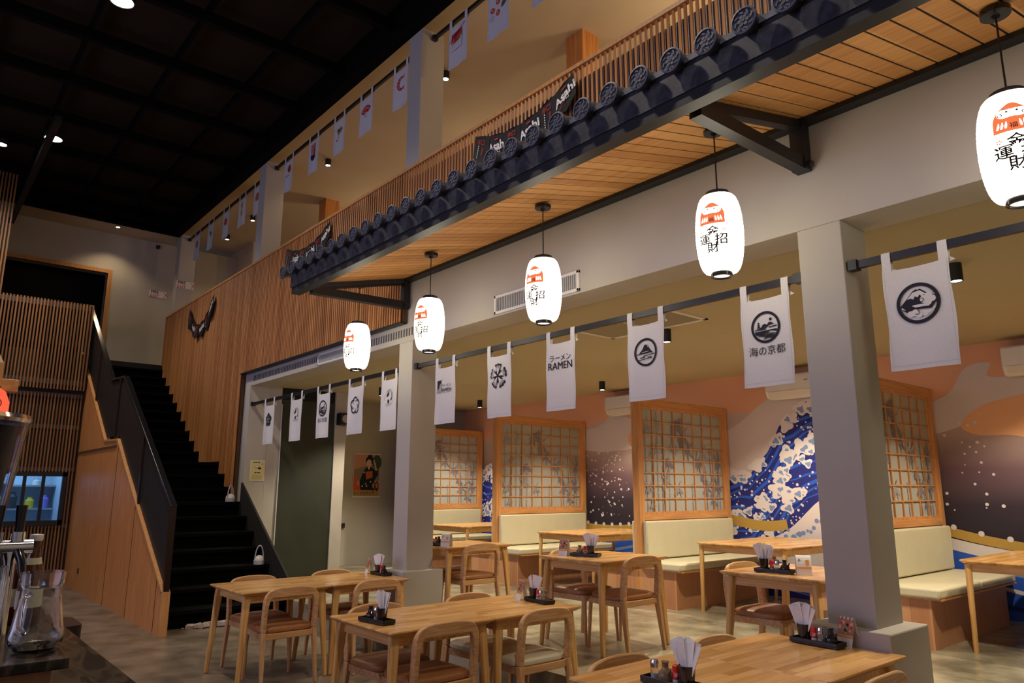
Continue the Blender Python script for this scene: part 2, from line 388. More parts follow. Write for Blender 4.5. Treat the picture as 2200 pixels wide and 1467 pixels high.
# ------------------------------------------------------------ tiled awning
SL = .238
t = empty('tiled_awning', (-3.6, YF, 3.85), 'black tiled pent awning with timber soffit over the ground-floor tables', 'awning')
def AW(x, y, z): return (x+3.6, y-YF, z-3.85)
XA0, XA1 = -6.56, 2.4
def sz(y): return 3.852-SL*(YF-y)
sp = MB(); x = XA0
while x < XA1:
    vs = []
    for zz in (0, .012):
        for yy in (2.80, 4.03):
            for xx in (x+.0055, x+.1035): vs.append(AW(xx, yy, sz(yy)+zz))
    sp.add(vs, [(0, 1, 3, 2), (4, 6, 7, 5), (0, 4, 5, 1), (2, 3, 7, 6), (0, 2, 6, 4), (1, 5, 7, 3)]); x += .109
sp.build('soffit', SOFW, t)
def slab(m_, x0, x1, y0, y1, dz0, dz1, m=0):
    vs = [AW(xx, yy, sz(yy)+dz) for dz in (dz0, dz1) for yy in (y0, y1) for xx in (x0, x1)]
    m_.add(vs, [(0, 2, 3, 1), (4, 5, 7, 6), (0, 1, 5, 4), (2, 6, 7, 3), (0, 4, 6, 2), (1, 3, 7, 5)], m)
m_ = MB(); slab(m_, XA0, XA1, 2.80, 4.03, .004, .12); m_.build('roof_deck', BLACKM, t)
m_ = MB()
m_.box(XA0+3.6-.03, XA1+3.6, 2.735-YF, 2.80-YF, 3.50-3.85, 3.668-3.85)
m_.build('fascia', FASC, t)
MB().box(XA0+3.6-.02, XA1+3.6, 2.745-YF, 2.83-YF, 3.44-3.85, 3.50-3.85).build('gutter_trim', BLACK, t)
MB().box(XA0+3.6, XA1+3.6, 3.995-YF, YF-YF-.001, 3.80-3.85, 3.86-3.85).build('wall_trim', BLACK, t)
m_ = MB()
for sgx in (XA0-.03,): 
    vs = [AW(xx, yy, sz(yy)+dz) for dz in (-.05, .13) for yy in (2.80, 4.05) for xx in (sgx, sgx+.03)]
    m_.add(vs, [(0, 2, 3, 1), (4, 5, 7, 6), (0, 1, 5, 4), (2, 6, 7, 3), (0, 4, 6, 2), (1, 3, 7, 5)])
m_.build('end_board', FASC, t)
# flower-faced end tile, built once then repeated
def endtile():
    b = MB(); R = .065
    b.lathe([(0, 0), (R*.9, 0), (R, .006), (R, .02), (R*.86, .022), (R*.84, .014), (0, .014)], 24)
    def fn(h): return lambda u, v: (u, v, h)
    b.ring((0, 0), .010, .015, fn(.018), n=12); b.prism([(.008*math.cos(a*PI/5), .008*math.sin(a*PI/5)) for a in range(10)], fn(.013), fn(.021))
    for k in range(6):
        a = k*PI/3; c = (.021*math.cos(a), .021*math.sin(a))
        b.prism([(c[0]+.0095*math.cos(q*PI/5), c[1]+.0095*math.sin(q*PI/5)) for q in range(10)], fn(.013), fn(.019))
    for k in range(8):
        a = k*PI/4+.2; c = (.041*math.cos(a), .041*math.sin(a)); e = (math.cos(a+.9), math.sin(a+.9))
        b.prism([(c[0]-e[0]*.012-e[1]*.003, c[1]-e[1]*.012+e[0]*.003), (c[0]-e[0]*.012+e[1]*.003, c[1]-e[1]*.012-e[0]*.003), (c[0]+e[0]*.012+e[1]*.005, c[1]+e[1]*.012-e[0]*.005), (c[0]+e[0]*.012-e[1]*.005, c[1]+e[1]*.012+e[0]*.005)], fn(.013), fn(.0185))
    return b
et = endtile(); et0 = et.build('end_tile', TILE, t, smooth=True)
rl = MB().tube([(0, 0, 0), (0, 1.30, 1.30*.235)], .050, 12); rl0 = rl.build('roll_tile', TILE, t, smooth=True)
x = -6.66; k = 0
while x < 2.3:
    e = et0 if k == 0 else et0.copy()
    if k: COL.objects.link(e)
    e.location = AW(x, 2.690, 3.664); e.rotation_euler = (PI/2, 0, 0)
    r = rl0 if k == 0 else rl0.copy()
    if k: COL.objects.link(r)
    r.location = AW(x, 2.690, 3.664); x += .204; k += 1
m_ = MB(); slab(m_, -6.62, 2.3, 2.725, 4.0, .118, .150)
m_.build('pan_tiles', mat('pan_tile', (.09, .10, .14), .5, noise=.3, nscale=30), t)
for xb in (-6.60, -2.03, 2.3):
    b = MB()
    b.bar(AW(xb, 4.03, 3.50), AW(xb, 4.03, 3.83), .075, .09).bar(AW(xb, 4.03, sz(4.03)-.035), AW(xb, 2.86, sz(2.86)-.035), .06, .055)
    b.bar(AW(xb, 4.02, 3.54), AW(xb, 2.95, sz(2.95)-.06), .075, .08)
    b.box(xb+3.6+.03, xb+3.6+.07, -.07, -.03, -.33, -.30)
    b.build('bracket', BLACK, t)

# ------------------------------------------------------------ hanging banners on their rods
def rod(name, x0, x1, y, z, label, r=.022):
    o = MB().box(x0, x1, y-.016, y+.016, z-r, z+r).box(x0, x0+.05, y-.03, y+.03, z-.03, z+.03).box(x1-.05, x1, y-.03, y+.03, z-.03, z+.03).build(name, BLACK)
    return tag(o, label, 'rod')
ZR = 2.868
rod('banner_rod', -11.12, -6.77, 4.13, ZR, 'black banner rod spanning the left opening beside the stairs')
rod('banner_rod', -6.48, -2.13, 4.13, ZR, 'black banner rod spanning the opening between the two pillars')
rod('banner_rod', -1.84, 2.6, 4.13, ZR, 'black banner rod right of the right pillar')
ZU = 6.80
rod('banner_rod', -15.76, -11.4, 4.24, ZU, 'black upper rod in the farthest mezzanine bay')
rod('banner_rod', -11.12, -6.76, 4.24, ZU, 'black upper rod in the middle mezzanine bay')
rod('banner_rod', -6.48, 2.6, 4.24, ZU, 'black upper rod in the nearest mezzanine bay')

def lin(a, b, n): return [a+(b-a)*i/(n-1) for i in range(n)]
def arcp(c, r, a0, a1, n=14, ry=None):
    ry = ry or r
    return [(c[0]+r*math.cos(t), c[1]+ry*math.sin(t)) for t in lin(math.radians(a0), math.radians(a1), n)]
# emblems: b = builder, f = surface map, materials 1 ink, 2 cloth-coloured, 3 accent, 4 accent two
def em_blossom(b, f):
    for k in range(5): a = math.radians(90+72*k); b.disc((.048*math.cos(a), .048*math.sin(a)-.02), .036, f, 1)
    b.disc((0, -.02), .05, f, 1)
    g = lambda u, v: f(u, v, 2)
    for k in range(5): a = math.radians(90+72*k); b.stroke([(.012*math.cos(a), .012*math.sin(a)-.02), (.034*math.cos(a), .034*math.sin(a)-.02)], .006, g, 2); b.disc((.038*math.cos(a), .038*math.sin(a)-.02), .006, g, 2, 8)
def em_swell(b, f):
    b.ring((0, -.03), .088, .091, f, 3, a0=math.radians(-40), a1=math.radians(60)); b.ring((0, -.03), .088, .091, f, 3, a0=math.radians(100), a1=math.radians(190))
    for r in (.075, .062, .05): b.stroke(arcp((.01, .0), r, 10, 130), .004, f, 3)
    b.poly([(-.045, .01), (-.03, .03), (-.005, .05), (.005, .02), (-.015, .005), (-.04, -.01)], f, 1)
    b.stroke(arcp((.03, -.01), .035, -90, 60), [.004, .008, .014, .016, .016, .014, .012, .01, .009, .008, .006, .005, .004, .003], f, 1)
    b.disc((-.01, -.055), .016, f, 1, ry=.022)
    for i in range(5):
        for j in (0, 1, 2): b.ring((-.05+.025*i+(.012 if j % 2 else 0), -.11+.012*j), .010, .012, f, 3, 8, 0, PI)
def em_kyoto(b, f, txt=True):
    b.ring((0, 0), .078, .093, f, 1)
    for z, hw in ((.028, .008), (.016, .011), (.004, .015)): b.poly([(-.045-hw, z-.004), (-.045+hw, z-.004), (-.045, z+.008)], f, 1)
    b.disc((.034, .042), .0085, f, 1)
    b.poly([(-.066, -.006), (-.03, .0), (-.018, .016), (-.004, .02), (.01, .012), (.02, .024), (.034, .026), (.055, .012), (.02, .008), (.0, -.006), (-.03, -.01)], f, 1)
    b.stroke([(-.07, -.012), (.0, -.012)], .005, f, 1); b.stroke([(.02, -.004), (.072, .0)], .006, f, 1)
    b.poly([(-.073, -.022), (.072, -.018), (.07, -.034), (.03, -.024), (-.02, -.046), (-.03, -.05), (-.065, -.04)], f, 1)
    for k in range(6): b.stroke([(-.03+.016*k-.02, -.05-.004*k), (.0+.012*k, -.044), (.02+.010*k, -.034-.002*k)], .004, f, 1); b.stroke([(-.02+.012*k, -.072+.002*k), (.0+.012*k, -.056), (.025+.008*k, -.048)], .0045, f, 1)
    if txt: b.text('海の京都', .058, (0, -.135), f, 1)
def em_knot(b, f):
    for k in range(5):
        a = math.radians(90+72*k); c = (.042*math.cos(a), .042*math.sin(a)-.03)
        b.stroke(arcp(c, .042, math.degrees(a)-95, math.degrees(a)+60, 20), .014, f, 1)
        g = lambda u, v: f(u, v, 2)
        b.stroke(arcp(c, .042, math.degrees(a)+62, math.degrees(a)+130, 10), .008, g, 1)
def em_bowl(b, f):
    b.poly([(-.13, .06), (-.065, .065), (-.065, -.06), (-.13, -.06)], f, 1)
    g = lambda u, v: f(u, v, 2)
    b.poly([(-.13, -.06), (-.065, -.06), (-.065, .03), (-.09, .01), (-.105, -.02), (-.13, -.035)], g, 2)
    for k in range(5): b.stroke([(-.128+.012*k, -.062), (-.124+.012*k, -.03), (-.10+.010*k, -.005+.006*k)], .0035, lambda u, v: f(u, v, 4), 1)
    b.stroke([(-.075, .03), (-.035, .075)], .003, f, 3)
    b.text('ラーメン', .042, (.03, .005), f, 1); b.text('RAMEN', .052, (.03, -.04), f, 1); b.text('RAMEN', .052, (.0315, -.04), f, 1)
    b.stroke([(-.035, -.066), (.10, -.066)], .003, f, 3)
def em_petals(b, f):
    for k in range(5):
        a = math.radians(90+72*k)
        for j in (-1, 0, 1):
            aa = a+j*.30; b.stroke([(.0, 0), (.035*math.cos(aa), .035*math.sin(aa)), (.07*math.cos(aa-.08*j), .07*math.sin(aa-.08*j))], [.006, .024, .020], f, 1)
            b.disc((.075*math.cos(aa), .075*math.sin(aa)), .012, f, 1, 12)
        g = lambda u, v: f(u, v, 2)
        for j in (-1.5, -.9, -.3, .3, .9, 1.5):
            aa = a+j*.27; b.stroke([(.012*math.cos(a), .012*math.sin(a)), (.04*math.cos(aa*.6+a*.4), .04*math.sin(aa*.6+a*.4)), (.072*math.cos(aa), .072*math.sin(aa))], .0045, g, 2)
def em_ramen(b, f):
    b.text('ラーメン', .066, (0, .06), f, 1)
    for d in (-.0016, 0, .0016): b.text('RAMEN', .088, (d, -.005), f, 1)
def em_mount(b, f):
    b.ring((0, -.02), .078, .093, f, 1)
    b.poly([(-.058, -.028), (-.03, -.002), (-.012, .03), (.010, .03), (.03, -.002), (.06, -.030), (.0, -.022)], f, 1)
    for pts in ([(-.073, -.032), (.02, -.026)], [(-.02, -.044), (.074, -.036)], [(-.05, -.055), (-.01, -.052)], [(-.06, -.07), (.05, -.06)], [(.01, -.056), (.045, -.054)]): b.stroke(pts, .005, f, 1)
    g = lambda u, v: f(u, v, 2)
    for sx in (-1, 1): b.stroke([(sx*.010, .031), (sx*.022, .008)], .003, g, 2)
    b.stroke([(-.03, -.020), (.025, -.016)], .003, g, 2); b.stroke([(-.02, -.044), (-.02, -.055)], .01, f, 1)
def em_cloud(b, f):
    b.ring((0, -.02), .085, .102, f, 1); g = lambda u, v: f(u, v, 2); h = lambda u, v: f(u, v, 3)
    b.poly([(-.085, -.025), (-.05, .01), (-.022, .042), (-.006, .05), (.004, .046), (.014, .05), (.05, .018), (.08, .008), (.086, -.02), (.06, -.055), (.0, -.05), (-.05, -.065), (-.075, -.045)], f, 1)
    b.poly([(-.05, .006), (-.022, .036), (.012, .042), (.044, .016), (.03, .018), (.02, .010), (.01, .02), (.0, .008), (-.012, .016), (-.02, .002), (-.034, .008)], g, 2)
    for c, r in (((.03, -.006), .02), ((.05, .006), .018), ((.066, -.008), .016), ((.045, -.022), .018)): b.disc(c, r, g, 2)
    b.stroke([(-.078, -.034), (-.05, -.044), (-.02, -.034), (.02, -.034), (.05, -.036)], .013, g, 2)
    b.stroke(arcp((.018, -.008), .009, -120, 120), .003, h, 1)
    for c, r in (((-.02, -.066), .018), ((-.04, -.07), .016), ((.0, -.078), .016), ((.03, -.078), .012)): b.disc(c, r, g, 2)
    b.stroke(arcp((-.008, -.066), .010, -150, 60), .003, h, 1); b.stroke([(.02, -.08), (.05, -.072), (.075, -.05)], .008, g, 2)
def em_fan(b, f):
    b.poly(arcp((0, -.07), .13, 40, 140)+arcp((0, -.07), .06, 140, 40), f, 3)
    g = lambda u, v: f(u, v, 2)
    for k in range(5): a = math.radians(54+18*k); b.disc((.1*math.cos(a), -.07+.1*math.sin(a)), .009, g, 2, 10)
    for k in range(4): a = math.radians(60+20*k); b.stroke([(0, -.07), (.058*math.cos(a), -.07+.058*math.sin(a))], .002, f, 4)
def em_prawn(b, f):
    b.stroke(arcp((.02, 0), .06, 60, 290, 20), [.012+.028*math.sin(PI*i/19) for i in range(20)], f, 3)
    for k in range(6): a = 80+30*k; b.stroke(arcp((.02, 0), .06, a, a+5, 3), .04, lambda u, v: f(u, v, 2), 2)
    b.stroke([(.04, .05), (.075, .08)], .004, f, 3); b.stroke([(.04, .045), (.085, .055)], .004, f, 3); b.poly([(.03, -.06), (.075, -.04), (.06, -.075)], f, 3)
def em_crane(b, f):
    b.poly([(-.02, .06), (0, .0), (.01, .0), (.03, .055), (.06, .04), (.075, .02), (.02, -.02), (-.015, -.03), (-.025, -.0), (-.03, .03)], f, 4)
    b.poly([(-.02, .0), (.06, .03), (.0, .03)], lambda u, v: f(u, v, 2), 1); b.stroke([(0, -.02), (0, -.08)], .005, f, 4); b.disc((-.03, -.09), .012, f, 4, 10); b.stroke([(-.03, .02), (-.05, .03)], .004, f, 4)
def em_noodle(b, f):
    b.poly([(-.09, .07), (.06, .085), (.06, -.01), (-.09, -.03)], f, 3); g = lambda u, v: f(u, v, 2)
    b.poly([(-.09, -.03), (-.06, .03), (-.05, .03), (-.045, -.01), (.0, .015), (.06, .02), (.06, -.09), (-.09, -.10)], g, 2)
    for k in range(5):
        b.stroke(arcp((.04, -.02), .014+.010*k, 60, 180), .004, lambda u, v: f(u, v, 3), 4); b.stroke(arcp((-.03, -.07), .010+.008*k, 20, 170), .004, lambda u, v: f(u, v, 3), 4)
    for k in range(3): b.stroke([(-.082+.012*k, -.03), (-.078+.012*k, .035)], .005, lambda u, v: f(u, v, 3), 3)
    b.stroke([(-.12, -.005), (.10, .12)], .005, lambda u, v: f(u, v, 4), 1); b.stroke([(-.04, .03), (.11, .11)], .004, lambda u, v: f(u, v, 4), 1)
def em_crests(b, f):
    P = [(-.07, .0, 3), (-.0, .05, 3), (.07, .08, 3), (-.0, -.05, 3), (.075, .0, 4), (-.075, -.07, 2)]
    for i, (u, v, m) in enumerate(P):
        if m == 2: b.ring((u, v), .024, .026, f, 4, 16); b.disc((u, v), .005, f, 3, 8); continue
        if i == 4: b.poly([(u-.03, v-.03), (u+.0, v-.025), (u+.03, v+.0), (u+.03, v+.03), (u, v+.03), (u-.025, v+.005)], f, 4); continue
        b.disc((u, v), .026, f, m, 14); b.disc((u, v), .008, lambda a, c: f(a, c, 2), 2, 8)
def em_ring(b, f):
    b.ring((0, 0), .05, .058, f, 3); b.ring((0, 0), .034, .042, f, 3)
    for k in range(6): a = k*PI/3; b.stroke([(0, 0), (.05*math.cos(a), .05*math.sin(a))], .008, f, 3)
def em_flower(b, f):
    for k in range(5): a = math.radians(90+72*k); b.disc((.032*math.cos(a), .032*math.sin(a)), .026, f, 3)
    b.disc((0, 0), .01, lambda u, v: f(u, v, 2), 2)
def em_koban(b, f):
    b.poly([(-.035, .09), (.035, .1), (.035, .02), (-.035, .01)], f, 4); b.poly([(-.04, -.02), (.03, -.01), (.03, -.09), (-.04, -.1)], f, 4)
def em_lucky(b, f):
    b.disc((.02, .04), .04, f, 4, ry=.05); b.disc((.02, .03), .028, lambda u, v: f(u, v, 2), 3, ry=.035); b.disc((.0, .035), .012, lambda u, v: f(u, v, 3), 1); [b.stroke(arcp((-.05+.03*k, -.05+.006*k), .012, 40*k, 250+30*k), .005, f, 3) for k in range(3)]
def em_bird(b, f): b.poly([(-.04, .03), (0, .045), (.03, .03), (.035, -.02), (.0, -.045), (-.01, -.01)], f, 4); b.disc((.015, .01), .014, lambda u, v: f(u, v, 2), 3)
def em_soup(b, f):
    b.poly([(-.045, .10), (.05, .11), (.05, -.02), (-.045, -.03)], f, 3)
    for k in range(4): b.stroke([(-.03+.01*k, -.03), (-.02+.016*k, .05), (.0+.02*k, .10)], .004, lambda u, v: f(u, v, 2), 2)
    b.poly(arcp((0, -.03), .05, 180, 360, 12, .07), f, 1)

def banner(x, y, z, emblem, label, group, uh=.165, h=.56, cz=-.27, seed=0, acc=(INKG, GOLD)):
    """cloth strip hung from a rod whose axis is at (x,y,z)"""
    t = empty('banner', (x, y, z), label, 'banner', group)
    rnd = random.Random(seed); ph = rnd.uniform(0, 6); am = rnd.uniform(.003, .007)
    top = -.075
    def surf(u, v, lay=0):
        d = am*math.sin(u*22+ph)*(.3+min(1, (top-v)/.5)); return (u, -.018+d-(.0026*lay+.00003*(LAYN[0] % 80) if lay else 0), v)
    b = MB(); nu, nv = 14, 16
    for i in range(nv+1):
        for j in range(nu+1):
            u = -uh+2*uh*j/nu; v = top-h*i/nv; sag = -.012*(1-(u/uh)**2)*max(0, 1-i/5)
            p = surf(u+rnd.uniform(-1, 1)*0+ (0.004*math.sin(ph+i*.5) if abs(j-nu/2) == nu/2 else 0), v+sag); b.v.append(Vector(p))
    for i in range(nv):
        for j in range(nu): q = i*(nu+1)+j; b.f.append([q, q+1, q+nu+2, q+nu+1]); b.m.append(0)
    for sx in (-uh, uh-.02): b.stroke([(sx+.01, top-.0), (sx+.01, top-h)], .0015, lambda u, v: surf(u, v, 1), 5)
    b.stroke([(u, top-h+.025) for u in lin(-uh, uh, 12)], .0018, lambda u, v: surf(u, v, 1), 5)
    off = cz
    emblem(b, lambda u, v, lay=1: surf(u, v+off, lay+.6))
    b.build('cloth', [CLOTH, INK, CLOTH, acc[0], acc[1], mat('seam', (.55, .52, .54), .9)], t, fix=False)
    for sx in (-uh+.025, uh-.025):
        q = MB(); w2 = .024
        path = [(-.019, top-.02), (-.020, .0), (-.017, .026), (.017, .026), (.020, .0), (.004, top-.0)]
        for (y0, z0), (y1, z1) in zip(path, path[1:]): q.add([(sx-w2, y0, z0), (sx+w2, y0, z0), (sx+w2, y1, z1), (sx-w2, y1, z1)], [(0, 1, 2, 3)])
        q.add([(sx+w2, .0, top+.01), (sx+w2+.03, -.005, top-.012), (sx+w2, -.005, top-.02)], [(0, 1, 2)])
        q.build('tab', CLOTH, t, fix=False)
    return t
def sc_(e, k): return lambda b, f: e(b, lambda u, v, lay=1: f(u*k, v*k, lay))
LG = 'white banners over the ground-floor openings'; UG = 'white banners along the mezzanine'
low = [(-10.39, sc_(em_blossom, 1.2), 'white banner with a black blossom crest, first from the stairs'),
 (-9.45, em_swell, 'white banner with a thin round swirl crest, second from the stairs'),
 (-8.63, sc_(em_kyoto, 1.1), 'white banner with a circled landscape and kanji, before the dark green wall'),
 (-7.77, sc_(em_knot, 1.15), 'white banner with a black interlaced knot crest, left of the poster wall'),
 (-7.00, em_swell, 'white banner with a round swirl crest, touching the left pillar'),
 (-5.92, em_bowl, 'white banner with small noodle picture and RAMEN text, just right of the left pillar'),
 (-5.07, sc_(em_petals, 1.35), 'white banner with a striped black petal crest'),
 (-4.26, em_ramen, 'white banner with only katakana and large RAMEN lettering'),
 (-3.36, sc_(em_mount, 1.12), 'white banner with a circled black mountain above mist lines'),
 (-2.39, sc_(em_kyoto, 1.1), 'white banner with circled landscape and kanji, left of the right pillar'),
 (-1.485, sc_(em_cloud, 1.1), 'large-looking white banner with circled mountain and curling clouds, right of the right pillar')]
for i, (x, e, lb) in enumerate(low): banner(x, 4.13, ZR, e, lb, LG, seed=i, h=.57, uh=.17 if i not in (0, 1, 2, 3) else .19)
upn = [(-15.12, em_ring, RED, GOLD, 'farthest upper banner, with a red round crest, beside the end pillar'), (-14.28, em_bird, RED, BROWN, 'upper banner with a small brown and red bird, second from the far end'),
 (-13.42, em_flower, RED, GOLD, 'upper banner with a red blossom in the far bay'), (-12.58, em_koban, RED, mat('yellow_ink', (.62, .40, .03), .8), 'upper banner with two yellow blocks in the far bay'),
 (-11.85, em_ring, RED, GOLD, 'upper banner with red ring crest half hidden behind the middle mezzanine pillar'),
 (-10.55, em_lucky, RED, BROWN, 'upper banner with a round brown figure and red script, beside the middle pillar'), (-9.65, em_soup, RED, GOLD, 'upper banner with a red square over a black bowl'),
 (-8.82, em_crane, INKG, GOLD, 'upper banner with a golden long-winged bird'), (-8.05, em_fan, RED, GOLD, 'upper banner with a red folding fan'),
 (-7.18, em_prawn, RED, GOLD, 'upper banner with a curled red prawn'), (-5.96, em_noodle, RED, GOLD, 'upper banner with a red noodle square and chopsticks right of the near mezzanine pillar'),
 (-5.25, em_crests, mat('orange_ink', (.72, .10, .02), .8), BROWN, 'upper banner with six small flower crests at the top edge'), (-4.55, em_ring, RED, GOLD, 'upper banner of which only the lower tip shows at the top edge')]
for i, (x, e, a, b_, lb) in enumerate(upn): banner(x, 4.24, ZU, sc_(e, 1.3), lb, UG, seed=50+i, h=.52, uh=.17, acc=(a, b_))

# ------------------------------------------------------------ black pennant buntings on the slats
def bunting(pts, n, label, fl=.26):
    o = pts[0]; t = empty('bunting', (o[0], 3.955, o[1]), label, 'bunting')
    def cv(s):   # sagging string
        a, c, z = pts[0], pts[2], pts[1]; L = s*(c[0]-a[0]); q = s
        zz = (1-q)*(1-q)*a[1]+2*q*(1-q)*(2*z[1]-.5*(a[1]+c[1]))+q*q*c[1]; return L, zz-o[1]
    st = [cv(i/24) for i in range(25)]
    MB().tube([(x, 0, z) for x, z in st], .004, 5).build('string', BLACK, t)
    for k in range(n):
        s0 = (k-.01)/n; s1 = (k+1.01)/n; a = Vector(cv(s0)); c = Vector(cv(s1)); d = (c-a); ln = d.length; d.normalize(); q = Vector((d.y, -d.x))
        if q.y > 0: q = -q
        q = (q*.45+Vector((0, -1))*.55).normalized()
        tw = .012*math.sin(k*2.1); m_ = MB()
        def fn(u, v, lay=0): p = a+d*u+q*v; return (p.x, -.004-.0015*lay-.00002*(LAYN[0] % 60)+tw*v/fl*2-.010*math.sin(u/ln*PI), p.y)
        body = [(0, 0), (ln*.5, -.0), (ln, 0), (ln*1.02, fl*.78), (ln*.5, fl*1.08), (-ln*.02, fl*.78)]
        m_.poly([(u, v) for u, v in body], fn, 0)
        g = lambda u, v: fn(u, fl*.42-v, 2)
        if k % 2: m_.text('Asahi', .12, (ln*.5, .0), g, 1, .03, ang=.12); m_.stroke([(ln*.4, .06), (ln*.62, .066)], .012, g, 2); m_.text('辛口', .04, (ln*.55, -.05), g, 1, .02); m_.stroke([(ln*.2, -.10), (ln*.5, -.04), (ln*.8, .0)], .006, g, 2)
        else: m_.text('辛口', .06, (ln*.5, .05), g, 2); [m_.stroke([(ln*.36-.003*q, .02-.022*q), (ln*.38-.003*q, .006-.022*q)], .010, g, 1) for q in range(6)]; m_.stroke([(ln*.6, -.08), (ln*.66, .0)], .008, g, 2)
        m_.build('pennant', [mat('black_pennant', (.008, .007, .010), .55), WHITE, RED], t, fix=False)
bunting([(-5.25, 4.97), (-4.55, 4.83), (-3.90, 5.02)], 6, 'string of black pennants with white lettering on the slats behind the awning, nearest', .27)
bunting([(-9.74, 4.98), (-9.1, 4.83), (-8.38, 5.0)], 6, 'string of black pennants on the slats above the left end of the awning', .27)
bunting([(-14.2, 4.93), (-13.6, 4.52), (-12.85, 4.95)], 6, 'farthest string of black pennants, on the slats above the stairs', .27)

# ------------------------------------------------------------ paper lanterns
SHADE = emis('lantern_paper', (1, .91, .70), L_LANT); SHRED = emis('lantern_red_paper', (1, .22, .08), .95); LINK_ = mat('lantern_ink', (.035, .025, .02), .9)
def lanr(z):     # radius of the shade at height z above its bottom, height .47
    s = z/.47; return .062+.074*(max(0, math.sin(PI*min(max(s, 0), 1)))**.30)
def make_lantern(loc, label):
    t = empty('paper_lantern', loc, label, 'lantern', 'paper lanterns hanging under the awning')
    b = MB(); n = 64; prof = []
    for i in range(n+1): z = .47*i/n; prof.append((lanr(z)+.0006*math.sin(i*PI/1.5), z-.47))
    b.lathe(prof, 40)
    base = math.radians(-74)
    def f(u, v, lay=1):
        u = u*1.15; z = v-.20; r = lanr(z+.47)+.0025+.0012*lay+.000015*(LAYN[0] % 70); a = base+u/.136; return (r*math.cos(a), r*math.sin(a), z)
    egg = [(-.062, -.055), (-.066, -.01), (-.052, .035), (-.025, .058), (0, .063), (.025, .058), (.052, .035), (.066, -.01), (.062, -.055), (.03, -.066), (-.03, -.066)]
    def dense(pts, k=4): return [(a[0]+(c[0]-a[0])*i/k, a[1]+(c[1]-a[1])*i/k) for a, c in zip(pts, pts[1:]+pts[:1]) for i in range(k)]
    # horizontal bands keep the print tight on the curved paper
    for i in range(16):
        v0 = -.066+.129*i/16; v1 = v0+.129/16
        def hw(v): s = (v+.066)/.129; return .064*(1-.0*s)*(1-max(0, (s-.35)/.65)**2.4*.86)
        for j in range(6):
            u0, u1 = -1+j/3, -1+(j+1)/3
            b.add([f(hw(v0)*u0, v0+.055), f(hw(v0)*u1, v0+.055), f(hw(v1)*u1, v1+.055), f(hw(v1)*u0, v1+.055)], [(0, 1, 2, 3)], 1)
    for sx in (-1, 1):
        for i in range(5):   # pale face lobes and beard strokes
            pass
        b.ring((sx*.022, .072), 0, .027, lambda u, v: f(u, v, 2), 0, 20, sy=.78); b.disc((sx*.016, .078), .0045, lambda u, v: f(u, v, 3), 2, 10)
        b.ring((sx*.038, .067), .005, .0085, lambda u, v: f(u, v, 3), 2, 14); b.stroke([(sx*.010, .089), (sx*.030, .093)], .003, lambda u, v: f(u, v, 3), 2)
        for k in range(3): b.stroke([(sx*(.024+.013*k), .005), (sx*(.022+.012*k), .018), (sx*(.020+.012*k), .034)], [.006, .008, .002], lambda u, v: f(u, v, 2), 0)
    b.ring((0, .070), 0, .018, lambda u, v: f(u, v, 2), 0, 16); b.stroke([(-.012, .058), (0, .055), (.012, .058)], .002, lambda u, v: f(u, v, 3), 2)
    b.text('福', .026, (0, .012), lambda u, v: f(u, v, 3), 3, .01)
    for ch, u, v, s in (('金', .004, -.052, .062), ('運', -.040, -.098, .066), ('招', .042, -.104, .066), ('財', .0, -.150, .064)): b.text(ch, s, (u, v), f, 2, .015)
    for u, v in ((-.05, -.05), (.058, -.052)):
        for k in range(5): a = k*2*PI/5; b.disc((u+.007*math.cos(a), v+.007*math.sin(a)), .0035, f, 1, 6)
    b.build('shade', [SHADE, SHRED, LINK_, mat('lantern_dark_red', (.35, .02, .01), .8)], t, smooth=False, fix=False)
    MB().lathe([(.058, -.002), (.068, -.002), (.068, .022), (.060, .026), (.0, .026)], 28).build('top_cap', STEELP, t, smooth=True)
    MB().lathe([(.054, -.466), (.062, -.466), (.062, -.492), (.052, -.494), (.050, -.480)], 28).build('bottom_cap', STEELP, t, smooth=True)
    MB().lathe([(.047, -.484), (.0, -.484)], 20).build('bulb_glow', emis('bulb_glow', (1, .85, .6), 2.0), t, fix=False)
    zt = sz(loc[1])-loc[2]-.004
    MB().tube([(0, 0, .02), (0, 0, zt-.02)], .0045, 6).build('cord', BLACK, t)
    MB().lathe([(.012, zt-.045), (.02, zt-.03), (.060, zt-.026), (.062, zt-.001), (0, zt)], 24).build('canopy', STEELP, t, smooth=True)
    return t
ln0 = make_lantern((-2.30, 3.52, 3.285), 'glowing paper lantern with red doll face between the two right-hand brackets, second from the right')
for x, lb in ((-.82, 'largest-looking paper lantern, cut by the right edge of the photo'), (-3.82, 'glowing paper lantern in front of the wall air grille, third from the right'),
              (-5.33, 'glowing paper lantern just right of the left pillar'), (-6.67, 'farthest glowing paper lantern, in front of the timber slats left of the pillar')):
    dup(ln0, (x, 3.52, 3.27), lb)

